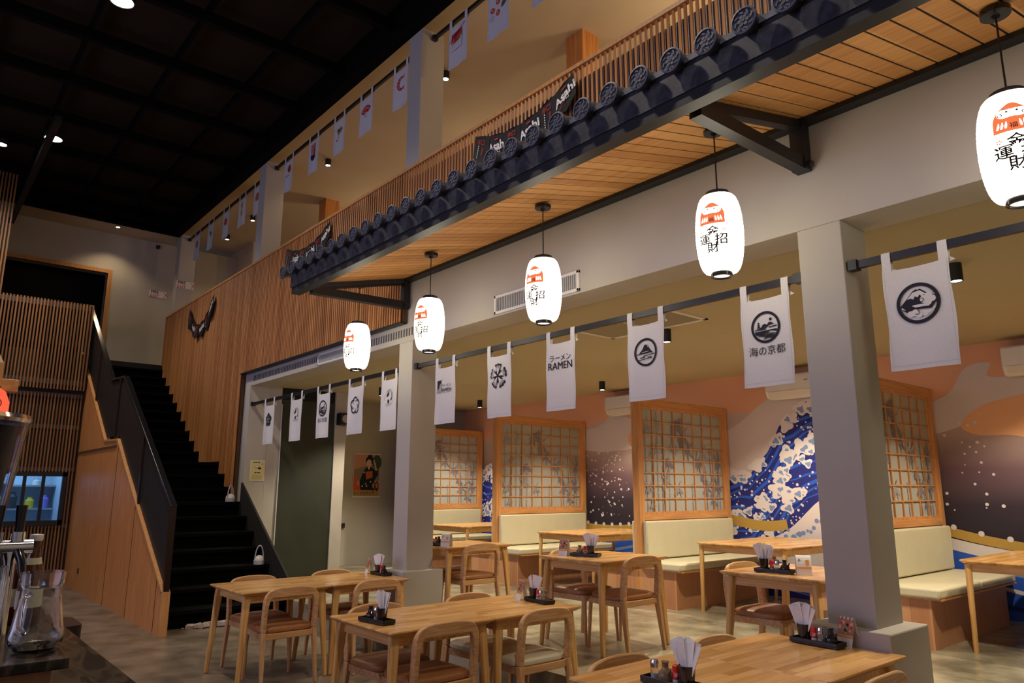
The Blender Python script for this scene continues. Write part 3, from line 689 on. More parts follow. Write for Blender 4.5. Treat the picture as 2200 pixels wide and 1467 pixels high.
# ------------------------------------------------------------ booth screens, benches, mural
SHOJI = mat('frosted_panel', (.42, .43, .40), .5)
SHP = mat('bamboo_print', (.22, .19, .23), .8); SHP2 = mat('bamboo_print_pale', (.31, .29, .31), .8)
def screen(x, label, y0=7.0, y1=8.93):
    t = empty('shoji_screen', (x, y0, .25), label, 'screen', 'lattice screens between the booths')
    Y = y1-y0; T = 2.72-.25; B0 = 1.22-.25; B1 = 1.29-.25
    for ya in (0, Y-.09): MB().box(-.05, .05, ya, ya+.09, 0, T).build('post', SCRW, t, bevel=.004)
    MB().box(-.05, .05, .09, Y-.09, T-.10, T).build('top_rail', wood('screen_rail', (.50, .22, .07), (.68, .34, .12), 'y', 40), t, bevel=.004)
    MB().box(-.05, .05, .09, Y-.09, B0, B1).build('bottom_rail', MAT['screen_rail'], t, bevel=.004)
    MB().box(-.03, .03, .09, Y-.09, 0, B0).build('lower_panel', SCRW, t)
    ya, yb, za, zb = .12, Y-.12, B1+.03, T-.13
    l_ = MB()
    l_.box(-.035, .035, .09, ya, B1, T-.1).box(-.035, .035, yb, Y-.09, B1, T-.1).box(-.035, .035, ya, yb, B1, za).box(-.035, .035, ya, yb, zb, T-.1)
    for k in range(1, 8):
        yy = ya+(yb-ya)*k/8; l_.box(-.022, .022, yy-.007, yy+.007, za, zb)
        zz = za+(zb-za)*k/8; l_.box(-.020, .020, ya, yb, zz-.007, zz+.007)
    l_.build('lattice', SCRW, t)
    p = MB().box(-.004, .004, ya, yb, za, zb); rnd = random.Random(3)
    def fn(u, v, lay=1): return (.005+.00003*(LAYN[0] % 450), ya+u, za+v)
    W, Hh = yb-ya, zb-za
    def leafs(cx, cz, n, s, m):
        for _ in range(n):
            a = rnd.uniform(-2.6, -.5) if rnd.random() < .75 else rnd.uniform(.3, 2.8); L = s*rnd.uniform(.6, 1.2); u = cx+rnd.uniform(-.03, .03); v = cz+rnd.uniform(-.02, .02)
            e = (u+L*math.cos(a), v+L*math.sin(a)); 
            if not (.01 < e[0] < W-.01 and .01 < e[1] < Hh-.01 and .01 < u < W-.01 and .01 < v < Hh-.01): continue
            p.stroke([(u, v), ((u+e[0])/2, (v+e[1])/2), e], [.004, .020, .001], lambda a_, b_: fn(a_, b_, m), m)
    for cu, hh, m in ((.08, 1.0, 2), (.16, .75, 1), (.27, 1.05, 2), (.34, .9, 1), (.46, .55, 2), (1.18, .55, 1), (1.30, .8, 1), (1.38, .6, 1), (1.44, .75, 2), (.9, .3, 2)):
        cu = cu*W/1.5; lean = rnd.uniform(-.06, .1); hh *= Hh/1.2; v = .0
        while v < hh*.9: p.stroke([(cu+lean*v, v+.006), (cu+lean*(v+.11), min(v+.11, Hh-.01))], .018 if m == 1 else .024, lambda a_, b_: fn(a_, b_, 0), m); v += .118
    for cu, cv, n, s, m in ((.1, 1.05, 8, .13, 2), (.3, 1.1, 9, .15, 2), (.62, 1.12, 14, .22, 1), (.72, .98, 14, .22, 1), (.55, .85, 9, .17, 2), (.2, .75, 8, .13, 2), (.45, .65, 10, .16, 1), (.85, .8, 10, .18, 1), (1.0, .66, 10, .16, 1), (1.12, .75, 9, .14, 2), (.4, .38, 9, .16, 2), (.62, .3, 8, .14, 2), (1.1, .45, 8, .13, 1), (1.2, .3, 12, .14, 1), (1.38, .35, 12, .14, 1), (1.3, .14, 12, .12, 1), (.1, .3, 8, .12, 2), (1.42, .62, 9, .12, 1), (.15, .1, 6, .1, 2)):
        leafs(cu*W/1.5, cv*Hh/1.25, int(n*1.5), s, m)
    p.build('panel', [SHOJI, SHP, SHP2], t, fix=False)
    return t
sc0 = screen(-5.95, 'lattice screen with bamboo print in the middle, left of the blue mural waves')
dup(sc0, (-3.25, 7.0, .25), 'lattice screen with bamboo print partly hidden behind the right pillar')
dup(sc0, (-8.72, 7.0, .25), 'lattice screen with bamboo print below the katakana banner, left of the middle screen')
dup(sc0, (-11.55, 7.0, .25), 'farthest lattice screen, seen just right of the left pillar')
def bench(x, s, label):
    """s=+1 faces right, -1 faces left; x = screen face"""
    t = empty('booth_bench', (x, 6.98, .25), label, 'bench', 'cream booth benches backing the screens')
    a, b = (0, .50) if s > 0 else (-.50, 0)
    MB().box(a, b, .02, 1.93, 0, .41).build('base', BENW, t)
    a, b = (.0, .60) if s > 0 else (-.60, 0)
    MB().box(a, b, 0.0, 1.94, .41, .425).build('seat_board', SCRW, t)
    MB().box(a, b, -.04, .96, .425, .51).box(a, b, .965, 1.94, .425, .51).build('seat_cushion', VINYL, t, bevel=.02, smooth=True)
    a, b = (.0, .07) if s > 0 else (-.07, 0)
    MB().box(a, b, .06, 1.87, .52, .965).build('back_cushion', VINYL, t, bevel=.018, smooth=True)
    return t
nm = {-3.25: 'right', -5.95: 'middle', -8.72: 'second', -11.55: 'farthest'}
for sx, n_ in ((-3.25, 'screen behind the right pillar'), (-5.95, 'middle screen'), (-8.72, 'screen left of the middle one'), (-11.55, 'farthest screen')):
    bench(sx+.051, 1, 'cream padded booth bench facing right, backed by the '+n_)
    if sx > -11: bench(sx-.051, -1, 'cream padded booth bench facing left, behind the '+n_)
# generic sea-and-sky mural on the back wall
def ramp_z(name, stops, z0, z1):
    m = bpy.data.materials.new(name); m.use_nodes = True; n = m.node_tree.nodes; l = m.node_tree.links
    tc = n.new('ShaderNodeTexCoord'); s = n.new('ShaderNodeSeparateXYZ'); mr = n.new('ShaderNodeMapRange'); r = n.new('ShaderNodeValToRGB')
    l.new(tc.outputs['Object'], s.inputs[0]); l.new(s.outputs[2], mr.inputs[0]); mr.inputs[1].default_value = z0; mr.inputs[2].default_value = z1
    l.new(mr.outputs[0], r.inputs[0]); e = r.color_ramp.elements
    e[0].position, e[0].color = stops[0][0], (*stops[0][1], 1); e[1].position, e[1].color = stops[-1][0], (*stops[-1][1], 1)
    for p, c in stops[1:-1]: q = e.new(p); q.color = (*c, 1)
    l.new(r.outputs[0], n['Principled BSDF'].inputs['Base Color']); n['Principled BSDF'].inputs['Roughness'].default_value = .8; return m
MU = [mat('mural_peach', (.78, .41, .26), .8), mat('mural_lilac', (.66, .58, .57), .8), mat('mural_orange', (.80, .43, .22), .8),
      ramp_z('mural_dusk', [(0, (.015, .012, .022)), (.25, (.03, .02, .035)), (.48, (.16, .09, .11)), (.7, (.46, .34, .30)), (1, (.60, .50, .44))], 1.0, 2.7),
      mat('mural_navy', (.012, .018, .20), .7), mat('mural_blue', (.02, .10, .55), .7), mat('mural_pale_blue', (.20, .29, .52), .8), mat('mural_foam', (.72, .66, .66), .8),
      mat('mural_ochre', (.48, .30, .06), .8)]
mu = MB(); ML = 0
def MP(lay): return lambda u, v: (u, 8.978-.0016*lay-.000002*(LAYN[0] % 700), v)
mu.poly([(-12.2, .25), (2.9, .25), (2.9, 3.17), (-12.2, 3.17)], MP(0), 0)
def wavy(x0, x1, z, amp, n=40, ph=0, fr=3): return [(xx, z+amp*math.sin(xx*fr+ph)+amp*.4*math.sin(xx*fr*2.3+ph*2)) for xx in lin(x0, x1, n)]
mu.poly([(-12.2, .25)]+wavy(-12.2, 2.9, 2.62, .07, 80, 1.2)[:]+[(2.9, .25)], MP(1), 3)
def blob(P, lay, m):
    n = len(P); Q = []
    for i in range(n):
        p0, p1, p2, p3 = P[i-1], P[i], P[(i+1) % n], P[(i+2) % n]
        for q in range(6):
            t_ = q/6; Q.append(tuple(.5*((2*b_)+(-a_+c_)*t_+(2*a_-5*b_+4*c_-d_)*t_*t_+(-a_+3*b_-3*c_+d_)*t_**3) for a_, b_, c_, d_ in zip(p0, p1, p2, p3)))
    mu.poly(Q, MP(lay), m)
blob([(-9.2, 2.55), (-8.4, 2.62), (-8.0, 2.9), (-7.75, 2.92), (-7.8, 2.75), (-7.4, 2.6), (-7.3, 2.3), (-8.2, 2.2), (-9.0, 2.3)], 2, 1)
blob([(-7.75, 2.42), (-7.5, 2.62), (-7.0, 2.66), (-6.9, 2.2), (-7.3, 2.14), (-7.65, 2.22)], 2.5, 2)
blob([(-6.6, 2.3), (-5.9, 2.42), (-5.4, 2.72), (-4.9, 2.98), (-4.2, 3.05), (-3.7, 2.8), (-3.6, 1.2), (-6.6, 1.0)], 2, 1)
blob([(-3.5, 2.45), (-3.05, 2.65), (-2.85, 2.92), (-2.6, 2.95), (-2.62, 2.80), (-2.2, 2.78), (-1.9, 2.72), (-2.1, 2.58), (-2.6, 2.46), (-2.9, 2.3), (-3.4, 2.2)], 2, 1)
blob([(-2.95, 2.30), (-2.7, 2.50), (-2.1, 2.60), (-1.2, 2.62), (-.6, 2.3), (-1.4, 2.06), (-2.1, 2.08), (-2.5, 2.16), (-2.8, 2.18)], 3, 2)
rnd = random.Random(11)
for cx, w_, z0, z1, n_ in ((-8.2, 1.2, 1.15, 2.3, 120), (-2.9, .6, 1.3, 2.4, 26)):
    for _ in range(n_):
        r = rnd.uniform(.006, .02); mu.disc((cx+rnd.gauss(0, w_*.3), rnd.uniform(z0, z1)), r, MP(4), 7, 8)
def sea(x0, x1, zbot, crest, seed, clumps):
    """a rounded swell of dark water, striped and flecked, with soft foam clumps along it"""
    r = random.Random(seed)
    mu.poly([(x0, zbot)]+[(xx, crest(xx)) for xx in lin(x0, x1, 36)]+[(x1, zbot)], MP(5), 4)
    for k in range(10):
        d = .10+.12*k; pts = [(xx, crest(xx)-d-.05*math.sin(xx*5+k)) for xx in lin(x0+.02, x1-.02, 24)]
        pts = [q for q in pts if q[1] > zbot+.02]
        if len(pts) > 3: mu.stroke(pts, [.010+.035*abs(math.sin(i*.3+k)) for i in range(len(pts))], MP(6+.02*k), 5)
    for _ in range(int(150*(x1-x0))):
        xx = r.uniform(x0, x1); z = r.uniform(zbot, crest(xx)-.05); mu.disc((xx, z), r.uniform(.007, .02), MP(6.5+.002*_), 7, 7)
    lay = 7.0
    for off, n_, sp_ in clumps:
        for i in range(n_):
            xx = r.uniform(x0+.05, x1-.05); z = crest(xx)-off+r.gauss(0, sp_)
            if z < zbot+.04: continue
            R = r.uniform(.04, .085); w_ = [(xx+R*(1+.28*math.sin(3*a+i))*math.cos(a)*1.2, z+R*(1+.28*math.sin(3*a+i))*math.sin(a)) for a in lin(0, 2*PI, 19)[:-1]]
            lay += .004; mu.poly(w_, MP(lay), 7)
            if r.random() < .65: lay += .004; mu.poly([(xx+(u-xx)*.55+.01, z+(v-z)*.55-.01) for u, v in w_], MP(lay), 6)
sea(-6.6, -3.4, .5, lambda x: 1.75+.92/(1+math.exp(-(x+5.25)*7))+.03*math.sin(x*17), 1, ((.02, 60, .05), (.62, 95, .10), (1.0, 40, .06)))
sea(-12.2, -10.4, .25, lambda x: 2.0+.12*math.sin(x*4), 2, ((.05, 30, .08), (.7, 45, .12)))
hill = [(-6.4, .25), (-6.4, .95)]+[(xx, .93+.60*math.exp(-((xx+4.45)/.55)**2)) for xx in lin(-6.3, -3.6, 30)]+[(-3.4, .25)]
mu.poly(hill, MP(9.5), 7)
mu.poly([(-6.6, .25), (-6.6, .62)]+wavy(-6.55, -3.45, .66, .03, 30)+[(-3.4, .25)], MP(9.8), 4)
for k in range(5): mu.stroke(wavy(-6.5, -3.5, .34+.07*k, .03, 40, k*2), .02+.01*(k % 2), MP(9.85+.01*k), (6, 5, 7, 6, 5)[k])
for k in range(26): R = .02+.02*rnd.random(); mu.disc((-5.2+.05*k+.03*rnd.random(), .98+.12*rnd.random()+(.12 if 8 < k < 14 else 0)), R, MP(10+.01*k), 6, 10)
mu.stroke([(xx, 1.22-.10*math.exp(-((xx+5.4)/.5)**2)) for xx in lin(-6.3, -5.1, 10)], .13, MP(9), 8)
for a, b, z in ((-9.2, -6.9, .98), (-3.4, 0, .98)):
    mu.stroke([(xx, z+.10*((xx-(a+b)/2+.2))**2) for xx in lin(a, b, 24)], .10, MP(9), 8); mu.stroke([(xx, z-.11+.09*((xx-(a+b)/2+.2))**2) for xx in lin(a, b, 24)], .12, MP(9.2), 7)
    mu.poly([(a, .25)]+[(xx, z-.15+.085*((xx-(a+b)/2+.2))**2) for xx in lin(a, b, 24)]+[(b, .25)], MP(9.1), 5)
    for k in range(14): xx = a+(b-a)*k/13; mu.disc((xx, z+.06+.10*((xx-(a+b)/2+.2))**2), .03, MP(10), 7, 10)
    for k in range(4): mu.stroke([(xx, z-.28-.13*k+.05*math.sin(xx*4+k)) for xx in lin(a, b, 24)], .04, MP(9.6), (6, 7, 4, 6)[k])
o = mu.build('wall_mural', MU, fix=False); tag(o, 'painted wall mural of rolling blue swells under a peach and lilac sky', 'mural')

# air conditioners on the mural wall
def aircon(x, label):
    t = empty('air_conditioner', (x, 8.93, 2.76), label, 'air conditioner', 'wall air conditioners')
    pr_ = [(0, 0), (0, .29), (-.02, .30), (-.19, .30), (-.205, .28), (-.205, .10), (-.16, .02), (-.10, 0)]
    MB().prism(pr_, lambda u, v: (0, u, v), lambda u, v: (.85, u, v)).build('body', WHITE, t, bevel=.006)
    m_ = MB().add([(.04, -.168, .020), (.81, -.168, .020), (.81, -.209, .09), (.04, -.209, .09)], [(0, 1, 2, 3)]); m_.build('air_flap', mat('flap_white', (.66, .63, .55), .4), t, fix=False)
    MB().box(.55, .6, -.208, -.205, .2, .21).build('badge', INKG, t)
    return t
aircon(-8.02, 'white wall air conditioner above the gap left of the middle screen')
aircon(-5.15, 'white wall air conditioner beside the right pillar')
aircon(-2.42, 'white wall air conditioner at the right edge of the photo')

# ------------------------------------------------------------ ceiling fittings
def cyl_spot(x, y, z, label, group, r=.045, h=.13, energy=0, col=WARM, led=LEDW, cone=115):
    t = empty('cylinder_downlight', (x, y, z), label, 'ceiling light', group)
    MB().lathe([(0, 0), (r, 0), (r, -h), (r*.86, -h), (r*.8, -h+.012), (0, -h+.012)], 20).build('housing', BLACK, t, smooth=True)
    MB().lathe([(r*.74, -h+.004), (0, -h+.004)], 16).build('lens', led, t)
    if energy:
        lo_ = lamp('SPOT', 'downlight_bulb', (0, 0, -h-.01), energy, col, .04, cone=cone); lo_.parent = t
    return t
LEDB = emis('led_warm', (1, .86, .62), 14)
bs = [(-1.76, 5.6, 'black cylinder downlight seen right of the banner beside the right pillar'), (-4.46, 5.79, 'black cylinder downlight behind the circled mountain banner'), (-7.35, 7.95, 'small black cylinder downlight above the gap between two screens'),
      (-10.4, 8.0, 'black cylinder downlight peeking behind the petal banner'), (-10.1, 5.8, 'black cylinder downlight left of the left pillar')]
for x, y, lb in bs: cyl_spot(x, y, 3.17, lb, 'cylinder downlights over the booths', energy=L_BOOTH, col=BCOL)
for x, y in ((-7.3, 5.8), (-4.5, 7.9), (-1.8, 7.9), (1.0, 5.8)): lamp('SPOT', 'downlight_bulb', (x, y, 3.12), L_BOOTH, BCOL, .04, cone=115)  # assumed downlights continuing the booth grid, unseen, without fittings
for x, lb in ((-16.6+.9, 'mezzanine ceiling spotlight farthest away'), (-14.2, 'mezzanine ceiling spotlight behind the middle pillar'), (-10.8, 'mezzanine ceiling spotlight below the golden bird banner'), (-7.33, 'mezzanine ceiling spotlight shining beside the near mezzanine pillar')):
    cyl_spot(x if x != -15.7 else -16.4, 5.0, 7.08, lb, 'mezzanine ceiling spotlights', r=.05, h=.11, energy=L_UP*.7, led=LEDW)
for x, y in ((-4.2, 6.4), (-1.0, 6.4), (-8.5, 7.2), (-12, 7.2), (-3, 5), (0, 5)): lamp('POINT', 'mezzanine_fill', (x, y, 5.9), L_UP, WARM, .15)  # unseen warm fill points added to brighten the mezzanine ceiling, no fittings
for x, y, r, lb in ((-8.25, 1.28, .12, 'bright round ceiling light at the top edge of the photo'), (-12.5, 1.25, .12, 'bright round ceiling light at left of the black ceiling'), (-13.25, .66, .07, 'round ceiling light at the left edge of the photo')):
    t = empty('round_ceiling_light', (x, y, 6.98), lb, 'ceiling light', 'round lights in the black hall ceiling')
    MB().lathe([(r*.3, 0), (r*1.1, -.02), (r*1.12, -.10), (r, -.10), (r*.95, -.08), (0, -.08)], 24).build('housing', BLACK, t, smooth=True)
    MB().lathe([(r*.93, -.095), (0, -.095)], 20).build('lens', emis('led_cool', (1, .98, 1), 60), t)
for x, y in ((-8.25, 1.28), (-12.5, 1.25), (-4.2, 1.3), (-.3, 1.3)): lamp('SPOT', 'hall_bulb', (x, y, 6.85), L_HALL, COOL, .12, cone=140)  # last two are assumed, unseen lamps without fittings
lamp('SPOT', 'hall_bulb', (-13.25, .66, 6.85), L_HALL*.5, COOL, .12, cone=150)
t = cyl_spot(-16.2, 2.94, 6.92, 'small downlight in the cream strip above the stair-head wall', 'stair-head downlight', r=.05, h=.02, energy=36)
tag(MB().lathe([(0, -.004), (.13, -.004), (.15, 0)], 28).build('ceiling_speaker', CEILP, loc=(-4.18, 6.5, 3.17)), 'flat round cream ceiling disc right of the circled mountain banner', 'ceiling speaker', 'round ceiling discs')
tag(MB().lathe([(0, -.004), (.13, -.004), (.15, 0)], 28).build('ceiling_speaker', CEILP, loc=(-9.0, 6.7, 3.17)), 'flat round cream ceiling disc right of the left pillar', 'ceiling speaker', 'round ceiling discs')
t = empty('ceiling_grille', (-4.5, 5.42, 3.17), 'rectangular cream ceiling air grille behind the circled mountain banner', 'air vent')
MB().box(-.60, .60, -.28, -.24, -.012, 0).box(-.60, .60, .24, .28, -.012, 0).box(-.60, -.56, -.28, .28, -.012, 0).box(.56, .60, -.28, .28, -.012, 0).box(-.01, .01, -.28, .28, -.012, 0).build('frame', WHITE, t)
m_ = MB()
for k in range(20): m_.box(-.56, .56, -.235+.024*k, -.235+.024*k+.010, -.009, -.002)
m_.build('louvres', CEILP, t)
def wallgrille(x0, x1, z0, z1, label):
    t = empty('wall_grille', ((x0+x1)/2, YF, z0), label, 'air vent'); W = (x1-x0)/2; H_ = z1-z0
    MB().box(-W, W, -.022, 0, 0, .025).box(-W, W, -.022, 0, H_-.025, H_).box(-W, -W+.025, -.022, 0, 0, H_).box(W-.025, W, -.022, 0, 0, H_).build('frame', WHITE, t, bevel=.003)
    MB().box(-W+.02, W-.02, -.004, -.001, .02, H_-.02).build('backing', mat('vent_dark', (.10, .10, .11), .9), t)
    m_ = MB(); n = int((x1-x0)/.024)
    for k in range(1, n): m_.box(-W+.024*k, -W+.024*k+.010, -.017, -.004, .025, H_-.025)
    m_.build('louvres', mat('vent_vane', (.50, .50, .50), .5), t)
wallgrille(-5.08, -3.985, 3.165, 3.34, 'white air grille on the wall behind the lantern between the pillars')
wallgrille(-8.76, -7.62, 3.16, 3.31, 'white air grille below the slats behind the farthest lantern')

# signs
def sign(loc, rz, w, h, label, draw, mats, tilt=0):
    b = MB().box(-w/2, w/2, -.004, 0, -h/2, h/2, 0); draw(b, lambda u, v, lay=1: (u, -.0045-.0009*lay-.00001*(LAYN[0] % 60), v))
    o = b.build('sign', mats, loc=loc, fix=False); o.rotation_euler = (0, tilt, rz); return tag(o, label, 'sign')
def fire(b, f): b.text('FIRE', .085, (-.07, .045), f, 1, .02); b.text('EXIT', .085, (-.07, -.045), f, 2, .02); b.stroke([(.12, .06), (.15, .0), (.12, -.06)], .012, f, 2); b.stroke([(.18, .06), (.16, .0), (.19, -.05)], .012, f, 2)
FM = [WHITE, INK, mat('sign_red', (.65, .06, .03), .6)]
sign((-15.60, 4.24, 5.80), PI/2, .36, .15, 'FIRE EXIT sign on the farthest mezzanine pillar', fire, FM); bpy.data.objects['sign'].location = (-15.765, 4.24, 5.80)
sign((-16.765, 3.97, 5.76), PI/2, .36, .15, 'FIRE EXIT sign on the wall at the stair head', fire, FM)
def notice(b, f):
    b.poly([(-.105, -.145), (.105, -.145), (.105, .145), (-.105, .145)], f, 1); b.stroke([(-.075, .125), (-.05, .125)], .012, lambda u, v: f(u, v, 2), 2); b.stroke([(-.045, .125), (-.01, .125)], .012, lambda u, v: f(u, v, 2), 2); b.stroke([(-.005, .125), (.035, .125)], .012, lambda u, v: f(u, v, 2), 2)
    g = lambda u, v: f(u, v, 2)
    b.poly([(-.05, .06), (.0, .085), (.03, .06), (-.02, .035)], g, 2); b.poly([(-.045, .064), (.0, .08), (.02, .062), (-.02, .045)], lambda u, v: f(u, v, 3), 0); b.poly([(.0, .04), (.05, .055), (.06, .03), (.02, .015)], g, 2)
    b.disc((.07, .10), .010, g, 3, 10); b.stroke([(-.045, -.03), (-.01, -.03)], .014, g, 2); b.stroke([(.0, -.03), (.045, -.03)], .014, g, 2)
    for k in range(5): b.stroke([(-.08, -.07-.014*k), (.08, -.07-.014*k)], .003, g, 4)
sign((-11.125, 4.28, 1.86), PI/2, .23, .31, 'yellow notice with a small drawing on the grey pier beside the stairs', notice, [WHITE, mat('notice_yellow', (.72, .62, .28), .7), INK, RED, BROWN])
# generic vintage kimono poster
def poster(b, f):
    g = lambda k: (lambda u, v: f(u, v, k))
    b.poly([(-.27, -.38), (.27, -.38), (.27, .38), (-.27, .38)], g(1), 1)
    b.poly([(-.27, .1), (-.05, .16), (.27, .2), (.27, -.1), (-.27, -.1)], g(2), 3); b.disc((.2, .24), .1, g(3), 4, 16, .13)
    b.poly([(-.27, -.27), (-.27, .0), (-.2, .0), (-.2, -.18), (.27, -.14), (.27, -.27)], g(3), 5)
    b.poly([(-.12, -.27), (-.15, -.12), (-.08, .06), (-.02, .14), (.10, .14), (.20, .08), (.22, .12), (.24, .02), (.16, -.1), (.16, -.27)], g(4), 2)
    b.poly([(-.03, .06), (.11, .08), (.12, -.04), (-.01, -.08)], g(5), 6); b.disc((.05, .27), .085, g(5), 2, 20, .08); b.disc((.055, .345), .05, g(5), 2, 14, .03)
    b.disc((.035, .22), .052, g(6), 7, 18, .068); b.poly([(.01, .16), (.06, .16), (.05, .10), (.02, .10)], g(6), 7); b.stroke([(.19, .09), (.16, .2), (.13, .28)], [.04, .03, .025], g(5), 7)
    b.disc((.03, .185), .009, g(7), 6, 8, .005); b.disc((.015, .225), .005, g(7), 2, 6); b.disc((.055, .225), .005, g(7), 2, 6)
    for u, v in ((-.02, -.16), (.0, -.2), (-.09, -.2), (.08, -.12), (-.06, .05)): b.disc((u, v), .016, g(6), 7, 8)
    for u in (.14, .21): b.disc((u, -.2), .035, g(7), 2, 14, .09); b.disc((u, -.19), .022, g(8), 8, 12, .05); b.disc((u, -.19), .008, g(9), 6, 8)
    b.poly([(-.27, -.38), (.27, -.38), (.27, -.28), (-.27, -.28)], g(5.5), 8); b.text('ルービロポッサ', .062, (-.05, -.325), g(10), 2, .012); b.stroke([(.0, -.365), (.22, -.365)], .006, g(10), 6)
o = sign((-12.19, 6.75, 1.84), PI/2, .56, .80, 'vintage beer poster of a woman in a dark kimono left of the left pillar', poster,
     [PAPER, mat('poster_peach', (.62, .30, .20), .7), INK, mat('poster_hill', (.28, .22, .16), .8), mat('poster_tree', (.06, .09, .05), .8), mat('poster_vermilion', (.70, .10, .03), .7), mat('poster_orange', (.60, .16, .05), .7), mat('poster_skin', (.75, .50, .38), .7), mat('poster_tan', (.50, .30, .12), .7)])
o.name = 'poster'; o['category'] = 'poster'
tag(MB().box(-.005, .03, -.04, .04, -.04, .04).build('wall_switch', BLACK, loc=(-12.19, 6.3, .95), bevel=.004), 'small black wall plate right of the green wall', 'switch')
t = empty('security_camera', (-16.72, 3.85, 6.80), 'small dome-shaped security camera high on the stair-head wall', 'security camera')
MB().box(-.05, 0, -.04, .04, .0, .06).build('mount', WHITE, t); MB().lathe([(0, -.05), (.03, -.045), (.045, -.01), (.045, .03), (0, .03)], 16, c=(.04, 0, 0)).build('dome', BLACK, t, smooth=True)
t = empty('wall_speaker', (-11.08, 5.62, 2.72), 'small black wall speaker with a pale round face left of the knot banner', 'speaker')
MB().box(.0, .16, -.09, .09, -.10, .10).build('case', BLACK, t, bevel=.01); MB().tube([(.16, 0, 0), (.165, 0, 0)], .065, 18).build('cone', mat('speaker_cone', (.4, .38, .36), .6), t)
tag(MB().tube([(-11.115, 4.61, .3), (-11.115, 4.61, 2.0), (-11.115, 4.60, 2.9)], .012, 6).build('wall_cable', mat('cable_white', (.6, .6, .58), .6)), 'pale cable running up the edge of the green wall', 'cable')

# ------------------------------------------------------------ far slatted wall with the kitchen hatch
t = empty('slatted_end_wall', (-14.7, 0, 0), 'tall dark slatted timber wall at the left end of the hall', 'slatted wall')
m_ = MB(); y = -4.0; wy0, wy1, wz0, wz1 = 1.12, 2.33, .98, 1.86
while y < 2.44:
    if wy0-.02 < y < wy1: m_.box(-.03, .0, y, y+.022, 0, wz0).box(-.03, .0, y, y+.022, wz1, 3.2)
    else: m_.box(-.03, .0, y, y+.022, 0, 3.2)
    y += .05
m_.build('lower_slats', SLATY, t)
m_ = MB(); y = -4.0
while y < 2.40:
    m_.box(.06, .10, y, y+.024, 3.27, 4.83 if y > 1.0 else 6.95); y += .05
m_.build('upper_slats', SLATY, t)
m_ = MB()
for z in (.95, 1.90, 2.6, 3.15): 
    if z in (.95, 1.90): m_.box(-.06, -.03, -4, 2.44, z-.02, z+.04)
    else: m_.box(-.06, -.03, -4, 2.44, z, z+.07)
for z in (3.36, 4.72): m_.box(.03, .06, -4, 2.42, z, z+.09)
m_.build('battens', mat('grey_batten', (.09, .075, .075), .8), t)
MB().box(-.09, -.06, -4, wy0, 0, 3.95).box(-.09, -.06, wy1, 2.47, 0, 3.95).box(-.09, -.06, wy0, wy1, 0, wz0).box(-.09, -.06, wy0, wy1, wz1, 3.95).build('backing', mat('dark_backing', (.03, .018, .012), .9), t)
t = empty('window_1', (-14.7, 1.72, 1.42), 'black framed sliding kitchen hatch glowing blue in the slatted wall', 'window'); t['kind'] = 'structure'
for ya, yb in ((-.60, -.54), (.55, .61)): MB().box(-.05, .03, ya, yb, -.44, .44).build('jamb', BLACK, t)
for za, zb in ((-.44, -.36), (.37, .44)): MB().box(-.05, .03, -.60, .61, za, zb).build('rail', BLACK, t)
for yy in (-.30, -.02, .25): MB().box(-.03, .02, yy, yy+.05, -.36, .37).build('mullion', BLACK, t)
MB().box(-.012, -.008, -.55, .56, -.36, .37).build('pane', mat('window_glass', (.9, .95, 1), .02, trans=1, ior=1.1), t)
struct(MB().box(-16.6, -16.5, .6, 2.4, 0, 2.5).box(-16.6, -14.85, .5, .6, 0, 2.5).box(-16.6, -14.85, 2.4, 2.5, 0, 2.5).box(-16.6, -14.85, .5, 2.5, 2.4, 2.5).box(-16.6, -14.85, .5, 2.5, 0, .05).build('wall_kitchen', mat('kitchen_tile', (.45, .55, .62), .5)))
lamp('AREA', 'assumed_kitchen_lamp', (-15.6, 1.5, 2.35), 22, (.35, .62, 1), 1.0)  # assumed lamp, unseen, added to light the room behind the hatch blue
for z, lb in ((1.20, 'lower'), (1.62, 'upper')):
    tag(MB().box(-16.48, -16.1, .7, 2.38, z, z+.03).build('kitchen_shelf', mat('shelf_steel', (.5, .5, .52), .4, .6)), lb+' steel shelf inside the kitchen hatch', 'shelf')
for i, (y, z, c, h, lb) in enumerate(((2.02, 1.23, (.7, .5, .04), .2, 'yellow tub on the kitchen shelf inside the hatch'), (2.25, 1.23, (.25, .2, .6), .24, 'violet bottle on the kitchen shelf inside the hatch'), (1.75, 1.23, (.04, .04, .05), .3, 'dark pot on the kitchen shelf inside the hatch'), (2.1, 1.65, (.6, .6, .55), .1, 'stack of pale trays on the upper kitchen shelf'), (1.35, 1.23, (.5, .1, .1), .18, 'red tin on the kitchen shelf inside the hatch'))):
    tag(MB().lathe([(.07, 0), (.075, h*.7), (.04, h*.85), (.04, h), (0, h)], 16).build('kitchen_container', mat('kc%d' % i, c, .5), loc=(-16.2, y, z)), lb, 'container')
# ------------------------------------------------------------ chairs
def sweep(b, pts, secs, m=0, cap=True):
    """rectangular section along pts; secs = (in-plane width, depth along x)"""
    k = len(b.v); n = len(pts); P = [Vector(p) for p in pts]
    for i, p in enumerate(P):
        T = (P[min(i+1, n-1)]-P[max(i-1, 0)]).normalized(); X = Vector((1, 0, 0)); X = (X-T*X.dot(T)).normalized(); N = T.cross(X)
        a, d = secs[i]
        for u, v in ((-1, -1), (1, -1), (1, 1), (-1, 1)): b.v.append(p+N*u*a/2+X*v*d/2)
    for i in range(n-1):
        for j in range(4): b.f.append([k+i*4+j, k+i*4+(j+1) % 4, k+(i+1)*4+(j+1) % 4, k+(i+1)*4+j]); b.m.append(m)
    if cap: b.f.append([k, k+3, k+2, k+1]); b.m.append(m); q = k+(n-1)*4; b.f.append([q, q+1, q+2, q+3]); b.m.append(m)
    return b
